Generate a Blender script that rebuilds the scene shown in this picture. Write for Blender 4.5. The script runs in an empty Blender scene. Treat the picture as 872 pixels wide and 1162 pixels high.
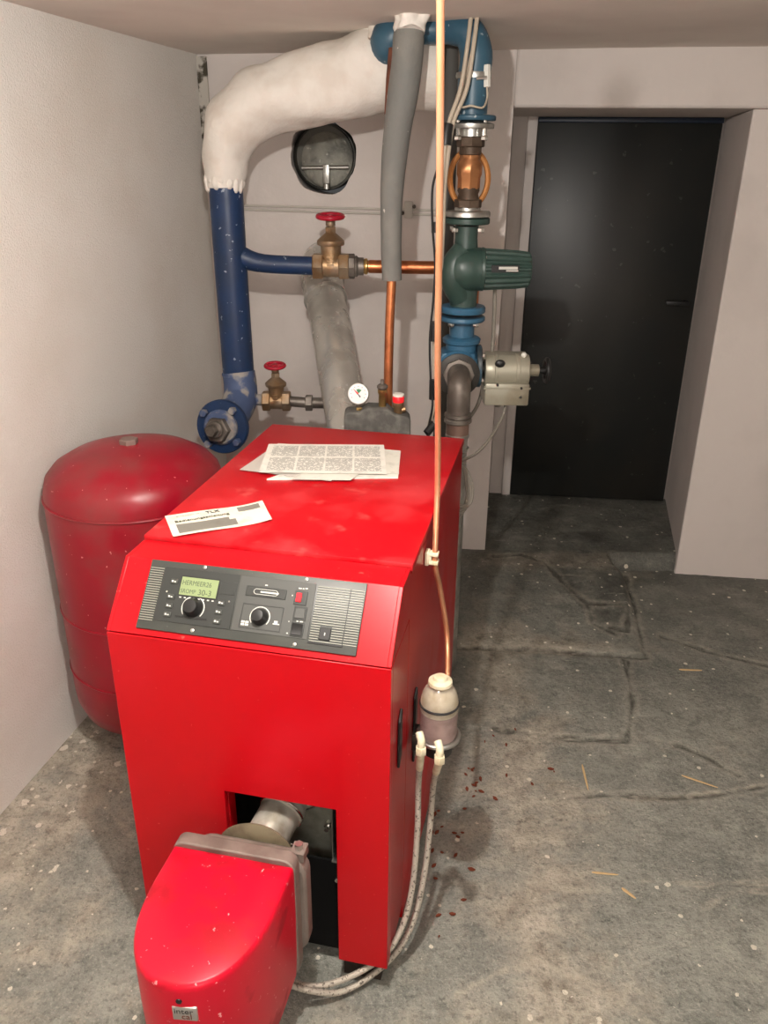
import bpy, bmesh, math, random
import numpy as np
from mathutils import Vector, Matrix, noise
random.seed(7)
SC = bpy.context.scene
COL = SC.collection
PI = math.pi

# ------------------------------------------------------------------ camera
F, PITCH, ROLL, CH = 921.2, 0.4107, 0.0094, 1.7
PX, PY = 436.0, 581.0
cp, sp, cr, sr = math.cos(PITCH), math.sin(PITCH), math.cos(ROLL), math.sin(ROLL)
FW = Vector((0, cp, -sp)); U0 = Vector((0, sp, cp)); R0 = Vector((1, 0, 0))
RT = cr*R0 + sr*U0; UP = -sr*R0 + cr*U0
CAM = Vector((0, 0, CH))
cd = bpy.data.cameras.new('camera'); cam = bpy.data.objects.new('camera', cd); COL.objects.link(cam)
M = Matrix.Identity(4)
for i in range(3):
    M[i][0] = RT[i]; M[i][1] = UP[i]; M[i][2] = -FW[i]; M[i][3] = CAM[i]
cam.matrix_world = M
cd.sensor_fit = 'VERTICAL'; cd.sensor_height = 24.0; cd.lens = F*24.0/1162.0
cd.clip_start = 0.02
SC.camera = cam

def ray(x, y): return FW + RT*((x-PX)/F) - UP*((y-PY)/F)
def pl(x, y, p0, n):
    d = ray(x, y); return CAM + d*((Vector(p0)-CAM).dot(n)/d.dot(n))
def at(x, y, Y): return pl(x, y, (0, Y, 0), Vector((0, 1, 0)))
def atz(x, y, z): return pl(x, y, (0, 0, z), Vector((0, 0, 1)))

# boiler frame: x across the front, y towards the back, origin front right corner on the floor
YAW = -0.2122
BO = Vector((0.0158, 1.2244, 0))
BM = Matrix.Translation(BO) @ Matrix.Rotation(YAW, 4, 'Z')
def B(a, b, z): return BM @ Vector((a, b, z))
def atb(x, y, b): return pl(x, y, B(0, b, 0), BM.to_3x3() @ Vector((0, 1, 0)))
def ata(x, y, a): return pl(x, y, B(a, 0, 0), BM.to_3x3() @ Vector((1, 0, 0)))

# ------------------------------------------------------------------ materials
def lin(c):
    return tuple((v/12.92 if v <= .04045 else ((v+.055)/1.055)**2.4) for v in c)
def rgb(r, g, b): return lin((r/255, g/255, b/255))
def mat(name, col, rough=.5, metal=0, col2=None, nscale=8, nlo=.45, nhi=.65, bump=0, bscale=60, spec=.5, rough2=None,
        col3=None, n3scale=60, n3lo=.68, n3hi=.72, transm=0, ior=1.45, emit=None, estr=0, coat=0, detail=6):
    m = bpy.data.materials.new(name); m.use_nodes = True
    nt = m.node_tree; n = nt.nodes; l = nt.links
    p = n['Principled BSDF']
    p.inputs['Base Color'].default_value = (*col, 1); p.inputs['Roughness'].default_value = rough
    p.inputs['Metallic'].default_value = metal; p.inputs['Specular IOR Level'].default_value = spec
    p.inputs['Transmission Weight'].default_value = transm; p.inputs['IOR'].default_value = ior
    p.inputs['Coat Weight'].default_value = coat
    if emit: p.inputs['Emission Color'].default_value = (*emit, 1); p.inputs['Emission Strength'].default_value = estr
    tc = n.new('ShaderNodeTexCoord')
    def nz(scale, lo, hi, det=detail):
        t = n.new('ShaderNodeTexNoise'); t.inputs['Scale'].default_value = scale; t.inputs['Detail'].default_value = det
        l.new(tc.outputs['Object'], t.inputs['Vector'])
        r = n.new('ShaderNodeMapRange'); r.inputs['From Min'].default_value = lo; r.inputs['From Max'].default_value = hi
        l.new(t.outputs['Fac'], r.inputs['Value']); return r.outputs['Result']
    c = None
    if col2:
        f = nz(nscale, nlo, nhi); mx = n.new('ShaderNodeMix'); mx.data_type = 'RGBA'
        mx.inputs[6].default_value = (*col, 1); mx.inputs[7].default_value = (*col2, 1)
        l.new(f, mx.inputs[0]); c = mx.outputs[2]
        if rough2 is not None:
            mr = n.new('ShaderNodeMapRange'); mr.inputs['To Min'].default_value = rough; mr.inputs['To Max'].default_value = rough2
            l.new(f, mr.inputs['Value']); l.new(mr.outputs['Result'], p.inputs['Roughness'])
    if col3:
        f = nz(n3scale, n3lo, n3hi, 3); mx = n.new('ShaderNodeMix'); mx.data_type = 'RGBA'
        mx.inputs[6].default_value = (*col, 1); mx.inputs[7].default_value = (*col3, 1)
        if c: l.new(c, mx.inputs[6])
        l.new(f, mx.inputs[0]); c = mx.outputs[2]
    if c: l.new(c, p.inputs['Base Color'])
    if bump:
        t = n.new('ShaderNodeTexNoise'); t.inputs['Scale'].default_value = bscale; t.inputs['Detail'].default_value = 5
        l.new(tc.outputs['Object'], t.inputs['Vector'])
        b = n.new('ShaderNodeBump'); b.inputs['Strength'].default_value = bump; b.inputs['Distance'].default_value = .01
        l.new(t.outputs['Fac'], b.inputs['Height']); l.new(b.outputs['Normal'], p.inputs['Normal'])
    return m

WALLC = rgb(214, 205, 196)
m_wall_l = mat('plaster_roughcast', rgb(224, 220, 213), .85, col2=rgb(217, 211, 202), nscale=2.5, bump=.42, bscale=190)
m_wall = mat('plaster_smooth', rgb(218, 209, 203), .8, col2=rgb(209, 200, 194), nscale=3, bump=.18, bscale=45)
m_ceil = mat('ceiling_paint', rgb(226, 217, 208), .85, col2=rgb(218, 208, 199), nscale=3, bump=.08, bscale=12)
RED = (.45, .0012, .006)
m_red = mat('red_powder_coat', RED, .3, col2=(.52, .008, .016), nscale=3.2, nlo=.5, nhi=.75, rough2=.5, spec=.3, col3=(.56, .06, .05), n3scale=90, n3lo=.70, n3hi=.73, bump=.03, bscale=3)
m_reddust = mat('red_lid_dusty', RED, .36, spec=.35, col2=(.55, .045, .05), nscale=6, nlo=.5, nhi=.8, rough2=.62, col3=(.55, .09, .08), n3scale=14, n3lo=.62, n3hi=.8)
m_hood = mat('burner_hood_red', (.56, .003, .022), .36, spec=.35, col2=(.36, .002, .012), nscale=11, nlo=.54, nhi=.64, rough2=.5, col3=(.75, .3, .3), n3scale=80, n3lo=.69, n3hi=.72)
m_tank = mat('tank_red', (.25, .003, .013), .32, spec=.4, col2=(.20, .035, .035), nscale=7, nlo=.45, nhi=.7, rough2=.5, col3=(.6, .3, .27), n3scale=75, n3lo=.725, n3hi=.74, bump=.03, bscale=6)
m_black = mat('black_plastic', (.012, .012, .012), .4)
m_dark = mat('black_sheet_steel', (.012, .012, .012), .5, col2=(.05, .045, .04), nscale=20)
m_panel = mat('control_panel_grey', rgb(54, 56, 53), .45, col2=rgb(62, 63, 58), nscale=12, col3=rgb(150, 150, 140), n3scale=220, n3lo=.74, n3hi=.78)
m_panel2 = mat('control_module_grey', rgb(64, 65, 62), .5)
m_panel3 = mat('control_module_dark', rgb(44, 46, 44), .4)
m_louvre = mat('louvre_light_edge', rgb(150, 150, 138), .5)
m_lcd = mat('lcd_green', rgb(126, 140, 100), .25, emit=rgb(126, 140, 100), estr=.0)
m_lcdt = mat('lcd_segments', rgb(58, 68, 48), .5)
m_print = mat('panel_print', rgb(190, 190, 182), .6)
m_redsw = mat('red_switch', (.75, .01, .02), .3, emit=(.9, .02, .02), estr=.25)
m_steel = mat('zinc_steel', (.55, .55, .52), .35, 1, col2=(.35, .34, .31), nscale=15, rough2=.5)
m_chrome = mat('bright_steel', (.75, .75, .72), .2, 1)
m_flue = mat('flue_galvanised', (.60, .58, .53), .24, .6, col2=(.42, .40, .36), nscale=7, rough2=.35, bump=.1, bscale=9, col3=(.8, .8, .75), n3scale=50, n3lo=.68, n3hi=.70)
m_castgrey = mat('burner_casting', rgb(128, 116, 108), .55, .3, col2=rgb(104, 92, 84), nscale=14, bump=.1, bscale=80)
m_tube = mat('burner_tube_steel', rgb(196, 192, 180), .4, .45, col2=rgb(146, 138, 124), nscale=18, bump=.1, bscale=40)
m_blue = mat('blue_pipe_paint', rgb(26, 50, 86), .38, col2=rgb(30, 48, 76), nscale=9, rough2=.5, col3=rgb(140, 150, 165), n3scale=45, n3lo=.68, n3hi=.70, bump=.05, bscale=30)
m_bluegrey = mat('blue_pipe_dusty', rgb(70, 85, 118), .6, col2=rgb(150, 145, 138), nscale=16, nlo=.5, nhi=.6, bump=.1, bscale=40)
m_teal = mat('teal_pipe_paint', rgb(54, 88, 106), .4, col2=rgb(46, 78, 96), nscale=9, col3=rgb(150, 160, 165), n3scale=45, n3lo=.68, n3hi=.70)
m_bluevalve = mat('valve_blue', rgb(48, 92, 120), .42, col2=rgb(60, 82, 96), nscale=10, nlo=.45, nhi=.7, bump=.06, bscale=60)
m_green = mat('pump_green', rgb(46, 66, 60), .38, col2=rgb(64, 80, 75), nscale=9, nlo=.5, nhi=.75, rough2=.55, bump=.05, bscale=80)
m_plaster = mat('white_plaster_wrap', rgb(228, 222, 213), .8, col2=rgb(218, 209, 198), nscale=12, bump=.45, bscale=30)
m_foam = mat('grey_pipe_foam', rgb(110, 110, 106), .7, col2=rgb(124, 122, 116), nscale=8, bump=.2, bscale=60, col3=rgb(196, 190, 180), n3scale=28, n3lo=.68, n3hi=.70)
m_foamd = mat('dark_pipe_foam', rgb(82, 80, 76), .75, bump=.12, bscale=60)
m_copper = mat('aged_copper', (.62, .22, .09), .3, .85, col2=(.38, .12, .05), nscale=14, rough2=.42)
m_copperb = mat('bright_copper', (.86, .42, .24), .32, .75, col2=(.75, .33, .17), nscale=9, rough2=.42)
m_bronze = mat('bronze_valve', (.30, .19, .10), .42, .75, col2=(.36, .28, .2), nscale=20, rough2=.6, bump=.08, bscale=70)
m_brass = mat('brass', (.62, .42, .16), .3, .9, col2=(.4, .27, .1), nscale=20)
m_brown = mat('brown_iron', (.075, .05, .033), .55, .5, col2=(.12, .085, .06), nscale=18, bump=.1, bscale=60)
m_hexcop = mat('hex_bronze', (.42, .19, .08), .4, .7, col2=(.28, .12, .05), nscale=18)
m_orange = mat('orange_ring', (.45, .19, .055), .5, .3, col2=(.33, .13, .04), nscale=14)
m_iron = mat('grey_iron', (.12, .10, .085), .5, .6, col2=(.22, .195, .17), nscale=14, bump=.08, bscale=60)
m_wheel = mat('red_handwheel', (.38, .006, .025), .3, col2=(.35, .01, .02), nscale=15, rough2=.5)
m_actu = mat('actuator_grey', rgb(158, 154, 138), .38, .3, col2=rgb(138, 128, 108), nscale=9, nlo=.5, nhi=.7, rough2=.5)
m_cable = mat('beige_cable', rgb(176, 164, 146), .55)
m_cableg = mat('grey_cable', rgb(130, 124, 114), .5)
m_white = mat('white_plastic', rgb(226, 224, 214), .4)
m_cream = mat('cream_plastic', rgb(222, 212, 184), .4, col2=rgb(200, 186, 150), nscale=40)
m_door = mat('door_black', (.012, .0135, .0125), .38, col2=(.018, .017, .014), nscale=2.5, col3=(.05, .05, .045), n3scale=30, n3lo=.70, n3hi=.72, bump=.01, bscale=4)
m_doorbar = mat('door_blue_rail', rgb(34, 44, 60), .4)
m_hose = mat('braided_hose', rgb(186, 178, 164), .45, .25, col2=rgb(110, 102, 92), nscale=150, nlo=.57, nhi=.62, bump=.4, bscale=260)
m_glass = mat('clear_bowl', (.92, .88, .86), .08, transm=.92, ior=1.3)
m_insul = mat('grey_hard_foam', rgb(84, 82, 78), .8, col2=rgb(108, 106, 100), nscale=30, bump=.3, bscale=120)
m_soot = mat('sooty_metal', rgb(92, 90, 82), .6, .2, col2=rgb(52, 52, 47), nscale=10, bump=.2, bscale=60, col3=rgb(130, 128, 118), n3scale=60, n3lo=.72, n3hi=.76)
m_mould = mat('mouldy_strip', rgb(190, 184, 174), .85, col2=rgb(72, 66, 54), nscale=22, nlo=.5, nhi=.58)
m_wood = mat('splinter_wood', rgb(206, 176, 128), .7)
m_rust = mat('rust_flake', rgb(112, 52, 28), .8)
m_gauge = mat('gauge_face', rgb(226, 224, 222), .5)
m_wirewhite = mat('wall_line_grey', rgb(196, 190, 180), .5)
m_ggreen = mat('gauge_green', (.03, .2, .08), .5)

def paper(name, spec, base, ink):
    """spec: list of columns of printed lines in object uv: (u0,u1,v0,v1,rows,density)"""
    m = bpy.data.materials.new(name); m.use_nodes = True
    nt = m.node_tree; n = nt.nodes; l = nt.links; p = n['Principled BSDF']; p.inputs['Roughness'].default_value = .65
    uv = n.new('ShaderNodeUVMap'); s = n.new('ShaderNodeSeparateXYZ'); l.new(uv.outputs['UV'], s.inputs[0])
    def ma(op, a, b=None):
        x = n.new('ShaderNodeMath'); x.operation = op
        for i, v in enumerate((a, b)):
            if v is None: continue
            if isinstance(v, (int, float)): x.inputs[i].default_value = v
            else: l.new(v, x.inputs[i])
        return x.outputs[0]
    tot = None
    for (u0, u1, v0, v1, rows, sc) in spec:
        ins = ma('MULTIPLY', ma('MULTIPLY', ma('GREATER_THAN', s.outputs[0], u0), ma('LESS_THAN', s.outputs[0], u1)),
                 ma('MULTIPLY', ma('GREATER_THAN', s.outputs[1], v0), ma('LESS_THAN', s.outputs[1], v1)))
        if rows:
            fr = ma('FRACT', ma('MULTIPLY', s.outputs[1], rows)); line = ma('GREATER_THAN', fr, .45)
            row = ma('FLOOR', ma('MULTIPLY', s.outputs[1], rows))
            cb = n.new('ShaderNodeCombineXYZ'); l.new(ma('MULTIPLY', s.outputs[0], sc), cb.inputs[0]); l.new(ma('MULTIPLY', row, 3.7), cb.inputs[1])
            t = n.new('ShaderNodeTexNoise'); t.inputs['Scale'].default_value = 1; t.inputs['Detail'].default_value = 1; l.new(cb.outputs[0], t.inputs['Vector'])
            ins = ma('MULTIPLY', ins, ma('MULTIPLY', line, ma('GREATER_THAN', t.outputs['Fac'], .43)))
        else: ins = ma('MULTIPLY', ins, sc)
        tot = ins if tot is None else ma('MAXIMUM', tot, ins)
    mx = n.new('ShaderNodeMix'); mx.data_type = 'RGBA'; mx.inputs[6].default_value = (*base, 1); mx.inputs[7].default_value = (*ink, 1)
    tc = n.new('ShaderNodeTexCoord'); t = n.new('ShaderNodeTexNoise'); t.inputs['Scale'].default_value = 25; t.inputs['Detail'].default_value = 5
    l.new(tc.outputs['Object'], t.inputs['Vector'])
    mr = n.new('ShaderNodeMapRange'); mr.inputs['From Min'].default_value = .52; mr.inputs['From Max'].default_value = .8; l.new(t.outputs['Fac'], mr.inputs['Value'])
    mb = n.new('ShaderNodeMix'); mb.data_type = 'RGBA'; mb.inputs[6].default_value = (*base, 1); mb.inputs[7].default_value = (*[v*.62 for v in base], 1)
    l.new(mr.outputs['Result'], mb.inputs[0]); l.new(mb.outputs[2], mx.inputs[6])
    if tot is not None: l.new(tot, mx.inputs[0])
    else: mx.inputs[0].default_value = 0
    l.new(mx.outputs[2], p.inputs['Base Color'])
    return m
cols = []
for cu in range(4):
    for (a, b) in ((.08, .5), (.56, .93)):
        cols.append((.05+cu*.232, .05+cu*.232+.215, a, b, 44, 60))
m_sheet1 = paper('printed_manual_sheet', cols, rgb(226, 222, 212), rgb(138, 136, 130))
m_sheet2 = paper('printed_manual_sheet_lower', [(.04, .30, .06, .9, 30, 30), (.8, .95, .3, .9, 30, 30)], rgb(224, 220, 210), rgb(130, 126, 120))
m_sheet3 = paper('plain_manual_sheet', [], rgb(216, 212, 200), rgb(150, 140, 130))
m_sleeve = mat('thin_paper_sleeve', rgb(222, 214, 205), .35, transm=.35, ior=1.1)
m_env = paper('instruction_leaflet_paper', [(.07, .60, .12, .52, 0, .85), (.60, .66, .12, .40, 0, .85), (.72, .95, .70, .93, 0, .85), (.1, .35, .86, .9, 60, 60), (.60, .7, .55, .6, 0, .0)], rgb(222, 216, 200), rgb(84, 82, 76))

# ------------------------------------------------------------------ mesh builder
def frame(o, x, y, z):
    m = Matrix.Identity(4)
    for i in range(3): m[i][0] = x[i]; m[i][1] = y[i]; m[i][2] = z[i]; m[i][3] = o[i]
    return m
def axframe(o, ax, hint=None):
    z = Vector(ax).normalized()
    h = Vector(hint) if hint else (Vector((0, 0, 1)) if abs(z.z) < .9 else Vector((1, 0, 0)))
    x = h.cross(z).normalized(); y = z.cross(x)
    return frame(Vector(o), x, y, z)
def smooth(pts, k=6):
    pts = [Vector(p) for p in pts]
    if len(pts) < 3: return pts
    P = [pts[0]*2-pts[1]] + pts + [pts[-1]*2-pts[-2]]; out = []
    for i in range(1, len(P)-2):
        a, b, c, d = P[i-1:i+3]
        for j in range(k):
            t = j/k
            out.append(.5*((2*b)+(c-a)*t+(2*a-5*b+4*c-d)*t*t+(3*b-a-3*c+d)*t**3))
    out.append(pts[-1]); return out
WM = {}      # world matrices of parents
class MB:
    def __init__(s): s.b = bmesh.new()
    def quadloop(s, rings, closed=True, caps=True):
        vs = [[s.b.verts.new(p) for p in r] for r in rings]
        for i in range(len(vs)-1):
            n = len(vs[i])
            for j in range(n if closed else n-1):
                s.b.faces.new((vs[i][j], vs[i][(j+1) % n], vs[i+1][(j+1) % n], vs[i+1][j]))
        if caps:
            s.b.faces.new(vs[0][::-1]); s.b.faces.new(vs[-1])
        return s
    def box(s, lo, hi, M=None, bev=0):
        x0, y0, z0 = lo; x1, y1, z1 = hi
        r = bmesh.ops.create_cube(s.b, size=1)
        for v in r['verts']:
            v.co = Vector(((x0+x1)/2+v.co.x*(x1-x0), (y0+y1)/2+v.co.y*(y1-y0), (z0+z1)/2+v.co.z*(z1-z0)))
        if bev:
            es = list({e for v in r['verts'] for e in v.link_edges})
            q = bmesh.ops.bevel(s.b, geom=es, offset=bev, segments=2, affect='EDGES', profile=.5)
            vs = {v for f in q['faces'] for v in f.verts}
            vs |= {v for f in list(vs) for e in f.link_edges for v in e.verts}
        else: vs = r['verts']
        if M is not None:
            for v in vs: v.co = M @ v.co
        return s
    def tube(s, pts, r, seg=14, caps=True):
        pts = [Vector(p) for p in pts]; n = len(pts)
        rr = r if isinstance(r, (list, tuple)) else [r]*n
        if len(rr) != n: rr = [rr[min(int(i/(n-1)*(len(rr)-1)), len(rr)-2)]*(1-(i/(n-1)*(len(rr)-1)-min(int(i/(n-1)*(len(rr)-1)), len(rr)-2))) + rr[min(int(i/(n-1)*(len(rr)-1)), len(rr)-2)+1]*(i/(n-1)*(len(rr)-1)-min(int(i/(n-1)*(len(rr)-1)), len(rr)-2)) for i in range(n)]
        rings = []; up = None
        for i in range(n):
            t = (pts[min(i+1, n-1)]-pts[max(i-1, 0)]).normalized()
            if up is None:
                up = Vector((0, 0, 1)) if abs(t.z) < .9 else Vector((0, 1, 0))
            x = up.cross(t)
            if x.length < 1e-4: x = Vector((1, 0, 0)).cross(t)
            x.normalize(); y = t.cross(x); up = y
            rings.append([pts[i]+x*math.cos(2*PI*k/seg)*rr[i]+y*math.sin(2*PI*k/seg)*rr[i] for k in range(seg)])
        return s.quadloop(rings, caps=caps)
    def lathe(s, o, ax, prof, seg=28, caps=True, sx=1, hint=None):
        M = axframe(o, ax, hint)
        rings = [[M @ Vector((max(r, 1e-4)*math.cos(2*PI*k/seg)*sx, max(r, 1e-4)*math.sin(2*PI*k/seg), h)) for k in range(seg)] for r, h in prof]
        return s.quadloop(rings, caps=caps)
    def hex(s, o, ax, r, h, n=6, hint=None): return s.lathe(o, ax, [(r*.92, 0), (r, h*.1), (r, h*.9), (r*.92, h)], seg=n, hint=hint)
    def torus(s, o, ax, R, r, seg=32, sg=10, sx=1, sy=1, flat=1, a0=0, a1=2*PI):
        M = axframe(o, ax); full = abs(a1-a0-2*PI) < 1e-6
        rings = []
        for i in range(seg + (0 if full else 1)):
            a = a0+(a1-a0)*i/seg; c = Vector((math.cos(a)*R*sx, math.sin(a)*R*sy, 0)); d = Vector((math.cos(a), math.sin(a), 0))
            rings.append([M @ (c+d*r*math.cos(2*PI*k/sg)+Vector((0, 0, flat*r*math.sin(2*PI*k/sg)))) for k in range(sg)])
        if full: rings.append(rings[0]); s.quadloop(rings, caps=False); bmesh.ops.remove_doubles(s.b, verts=s.b.verts, dist=1e-6)
        else: s.quadloop(rings)
        return s
    def prism(s, pts, M, h0, h1):
        return s.quadloop([[M @ Vector((x, y, h0)) for x, y in pts], [M @ Vector((x, y, h1)) for x, y in pts]])
    def ball(s, o, r, sc=(1, 1, 1), seg=16):
        q = bmesh.ops.create_uvsphere(s.b, u_segments=seg, v_segments=seg//2+2, radius=r)
        for v in q['verts']: v.co = Vector(o)+Vector((v.co.x*sc[0], v.co.y*sc[1], v.co.z*sc[2]))
        return s
    def build(s, name, m, parent=None, local=False, ang=38, bev=0, origin=None, uvq=None, subd=0, disp=None):
        bm = s.b
        bmesh.ops.recalc_face_normals(bm, faces=bm.faces)
        if disp:
            for v in bm.verts:
                v.co += v.normal*disp[0]*(noise.noise(v.co*disp[1]))
        for f in bm.faces: f.smooth = True
        for e in bm.edges:
            if len(e.link_faces) == 2 and e.calc_face_angle(0) > math.radians(ang): e.smooth = False
        if parent is not None:
            W = WM[parent.name]
            if not local: bmesh.ops.transform(bm, matrix=W.inverted(), verts=bm.verts)
        me = bpy.data.meshes.new(name); 
        o = bpy.data.objects.new(name, me); COL.objects.link(o)
        if parent is not None: o.parent = parent; WM[o.name] = W
        else:
            if origin is None:
                xs = [v.co for v in bm.verts]
                origin = Vector(((min(v.x for v in xs)+max(v.x for v in xs))/2, (min(v.y for v in xs)+max(v.y for v in xs))/2, min(v.z for v in xs)))
            origin = Vector(origin)
            bmesh.ops.translate(bm, vec=-origin, verts=bm.verts); o.location = origin; WM[o.name] = Matrix.Translation(origin)
        bm.to_mesh(me); bm.free(); me.materials.append(m)
        if bev:
            b = o.modifiers.new('bevel', 'BEVEL'); b.width = bev; b.segments = 2; b.limit_method = 'ANGLE'; b.angle_limit = math.radians(40)
        return o
def tag(o, label=None, cat=None, group=None, kind=None):
    if label: o['label'] = label
    if cat: o['category'] = cat
    if group: o['group'] = group
    if kind: o['kind'] = kind
    return o
def thing(name, loc, label, cat, group=None, mtx=None):
    o = bpy.data.objects.new(name, None); COL.objects.link(o); o.empty_display_size = .05
    W = mtx if mtx is not None else Matrix.Translation(Vector(loc))
    o.matrix_world = W; WM[o.name] = W
    return tag(o, label, cat, group)
def text(body, size, M, m, name, parent, ext=.0003, align='LEFT', sx=1.0):
    cu = bpy.data.curves.new(name+'_curve', 'FONT'); cu.body = body; cu.size = size; cu.extrude = ext; cu.align_x = align
    t = bpy.data.objects.new(name+'_tmp', cu); COL.objects.link(t)
    dg = bpy.context.evaluated_depsgraph_get(); me = bpy.data.meshes.new_from_object(t.evaluated_get(dg))
    bpy.data.objects.remove(t); me.name = name
    W = WM[parent.name]
    me.transform(W.inverted() @ M @ Matrix.Diagonal((sx, 1, 1, 1)))
    me.materials.clear(); me.materials.append(m)
    o = bpy.data.objects.new(name, me); COL.objects.link(o); o.parent = parent; WM[o.name] = W
    return o

# ------------------------------------------------------------------ room
def backY(x): return 3.231 - .0987*(x-1.307)
BT = Vector((1, -.0987, 0)).normalized(); BN = Vector((-.0987, -1, 0)).normalized()  # along the back wall / out of it
def onback(x, y, off=0.0): return pl(x, y, (1.307, 3.231, 0) if not off else Vector((1.307, 3.231, 0))+BN*off, BN)
ZC = 2.06
WL = Vector((-1.071, 1.746, 0)); WD = Vector((math.sin(.2122), math.cos(.2122), 0)); WN = Vector((WD.y, -WD.x, 0))
cornerx = onback(583, 122).x; xc = cornerx
soff = onback(583, 122).z
D0 = atz(579, 560, .075); D1 = atz(752, 568, .075)
DT = (D1-D0).normalized(); DN = Vector((DT.y, -DT.x, 0))      # out of the door towards the camera
JF = Vector((1.309, 3.231, 0))

# left wall slab
lw = MB(); a = WL - WD*3.6; b = WL + WD*2.6
lw.quadloop([[a, a-WN*.15, a-WN*.15+Vector((0, 0, 2.3)), a+Vector((0, 0, 2.3))], [b, b-WN*.15, b-WN*.15+Vector((0, 0, 2.3)), b+Vector((0, 0, 2.3))]])
tag(lw.build('wall_left', m_wall_l), kind='structure')

# back wall with the round hole
hc = onback(367, 178); hr = .128
wb = MB(); bm = wb.b
def bk(u, z): return Vector((hc.x, hc.y, 0)) + BT*u + Vector((0, 0, z))
ulo = -1.2; uhi = (xc-hc.x)/BT.x
outer = [bk(ulo, -.1), bk(uhi, -.1), bk(uhi, 2.3), bk(ulo, 2.3)]
ov = [bm.verts.new(p) for p in outer]
NH = 56
def holer(a): return hr*(1+.06*noise.noise(Vector((math.cos(a)*1.7, math.sin(a)*1.7, 3)))*2+.02*noise.noise(Vector((math.cos(a)*6, math.sin(a)*6, 9))))
hv = [bm.verts.new(bk(math.cos(2*PI*k/NH)*holer(2*PI*k/NH), hc.z+math.sin(2*PI*k/NH)*holer(2*PI*k/NH))) for k in range(NH)]
ed = [bm.edges.new((ov[i], ov[(i+1) % 4])) for i in range(4)] + [bm.edges.new((hv[i], hv[(i+1) % NH])) for i in range(NH)]
bmesh.ops.triangle_fill(bm, use_beauty=True, edges=ed)
r = bmesh.ops.extrude_face_region(bm, geom=list(bm.faces))
bmesh.ops.translate(bm, vec=-BN*.14, verts=[v for v in r['geom'] if isinstance(v, bmesh.types.BMVert)])
tag(wb.build('wall_back', m_wall, ang=30), kind='structure')
# side of the door niche hidden behind the pillar, back of the niche, header, soffit, splayed jamb, right wall
P = Vector((xc, backY(xc), 0)); s_ = MB()
q0 = P - BN*.14; q1 = D0 - DT*.16
s_.prism([(P.x-.0, q0.y-.0), (P.x, q1.y+.1), (P.x-.14, q1.y+.1), (P.x-.14, q0.y)], Matrix.Identity(4), -.1, 2.3)
tag(s_.build('wall_niche', m_wall), kind='structure')
nb = MB(); a = D0-DT*.3; b = D1+DT*.5; W_ = -DN*.1; off = -DN*.03
nb.prism([tuple((a+off).xy), tuple((b+off).xy), tuple((b+W_).xy), tuple((a+W_).xy)], Matrix.Identity(4), -.1, 2.3)
tag(nb.build('wall_behind_door', m_wall), kind='structure')
hd = MB(); a = P.copy(); b = Vector((3.3, backY(3.3), 0)); a2 = Vector((a.x, 4.4, 0)); b2 = Vector((3.3, 4.2, 0))
hd.prism([tuple((a).xy), tuple((b).xy), tuple(b2.xy), tuple(a2.xy)], Matrix.Identity(4), soff, 2.3)
tag(hd.build('wall_header', m_wall, bev=.012), kind='structure')
rw = MB(); je = D1 + DT*.02 - DN*.02; e = JF + Vector((2.0, -.26, 0)) + Vector((0, .0, 0)); jf = JF+Vector((0, .012, 0)); e = e+Vector((0, .012, 0))
rw.prism([tuple(jf.xy), tuple(e.xy), (e.x, 4.4), (je.x, 4.4), tuple(je.xy)], Matrix.Identity(4), -.1, soff-.001)
tag(rw.build('wall_right', m_wall, bev=.006), kind='structure')
# rest of the room behind the camera
fw = MB().box((-2.3, -1.75, -.1), (3.3, -1.6, 2.3)); tag(fw.build('wall_front', m_wall), kind='structure')
fr_ = MB().box((3.2, -1.7, -.1), (3.35, 3.2, 2.3)); tag(fr_.build('wall_far_right', m_wall), kind='structure')
ce = MB(); NX, NY = 24, 24
g = [[ce.b.verts.new((-2.3+5.7*i/NX, -1.8+6.3*j/NY, 2.055+.010*(-2.3+5.7*i/NX)+.006*noise.noise(Vector((i*.35, j*.35, 0))))) for j in range(NY+1)] for i in range(NX+1)]
for i in range(NX):
    for j in range(NY): ce.b.faces.new((g[i][j], g[i][j+1], g[i+1][j+1], g[i+1][j]))
rr_ = bmesh.ops.extrude_face_region(ce.b, geom=list(ce.b.faces)); bmesh.ops.translate(ce.b, vec=(0, 0, .15), verts=[v for v in rr_['geom'] if isinstance(v, bmesh.types.BMVert)])
tag(ce.build('ceiling', m_ceil), kind='structure')

# ------------------------------------------------------------------ floor: raised slab by the door, cracks
def arr(a, b, st):
    n = int(round((b-a)/st)); return [a+(b-a)*i/n for i in range(n)]
XS = arr(-2.3, -1.15, .1)+arr(-1.15, 2.0, .0068)+arr(2.0, 3.35, .1)+[3.35]
YS = arr(-1.75, .9, .1)+arr(.9, 4.35, .0068)+[4.35]
X, Y = np.meshgrid(np.array(XS), np.array(YS), indexing='ij')
def pxl(pts, z=0): return [atz(x, y, z).xy for x, y in pts]
def dist(pts):
    D = np.full(X.shape, 9.0)
    for a, b in zip(pts[:-1], pts[1:]):
        ax, ay = a; bx, by = b; dx, dy = bx-ax, by-ay; L2 = dx*dx+dy*dy+1e-9
        t = np.clip(((X-ax)*dx+(Y-ay)*dy)/L2, 0, 1); D = np.minimum(D, np.hypot(X-ax-t*dx, Y-ay-t*dy))
    return D
def inside(poly):
    ins = np.zeros(X.shape, bool); n = len(poly)
    for i in range(n):
        x0, y0 = poly[i]; x1, y1 = poly[(i+1) % n]
        c_ = ((y0 > Y) != (y1 > Y)) & (X < (x1-x0)*(Y-y0)/(y1-y0+1e-12)+x0); ins ^= c_
    return ins
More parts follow.
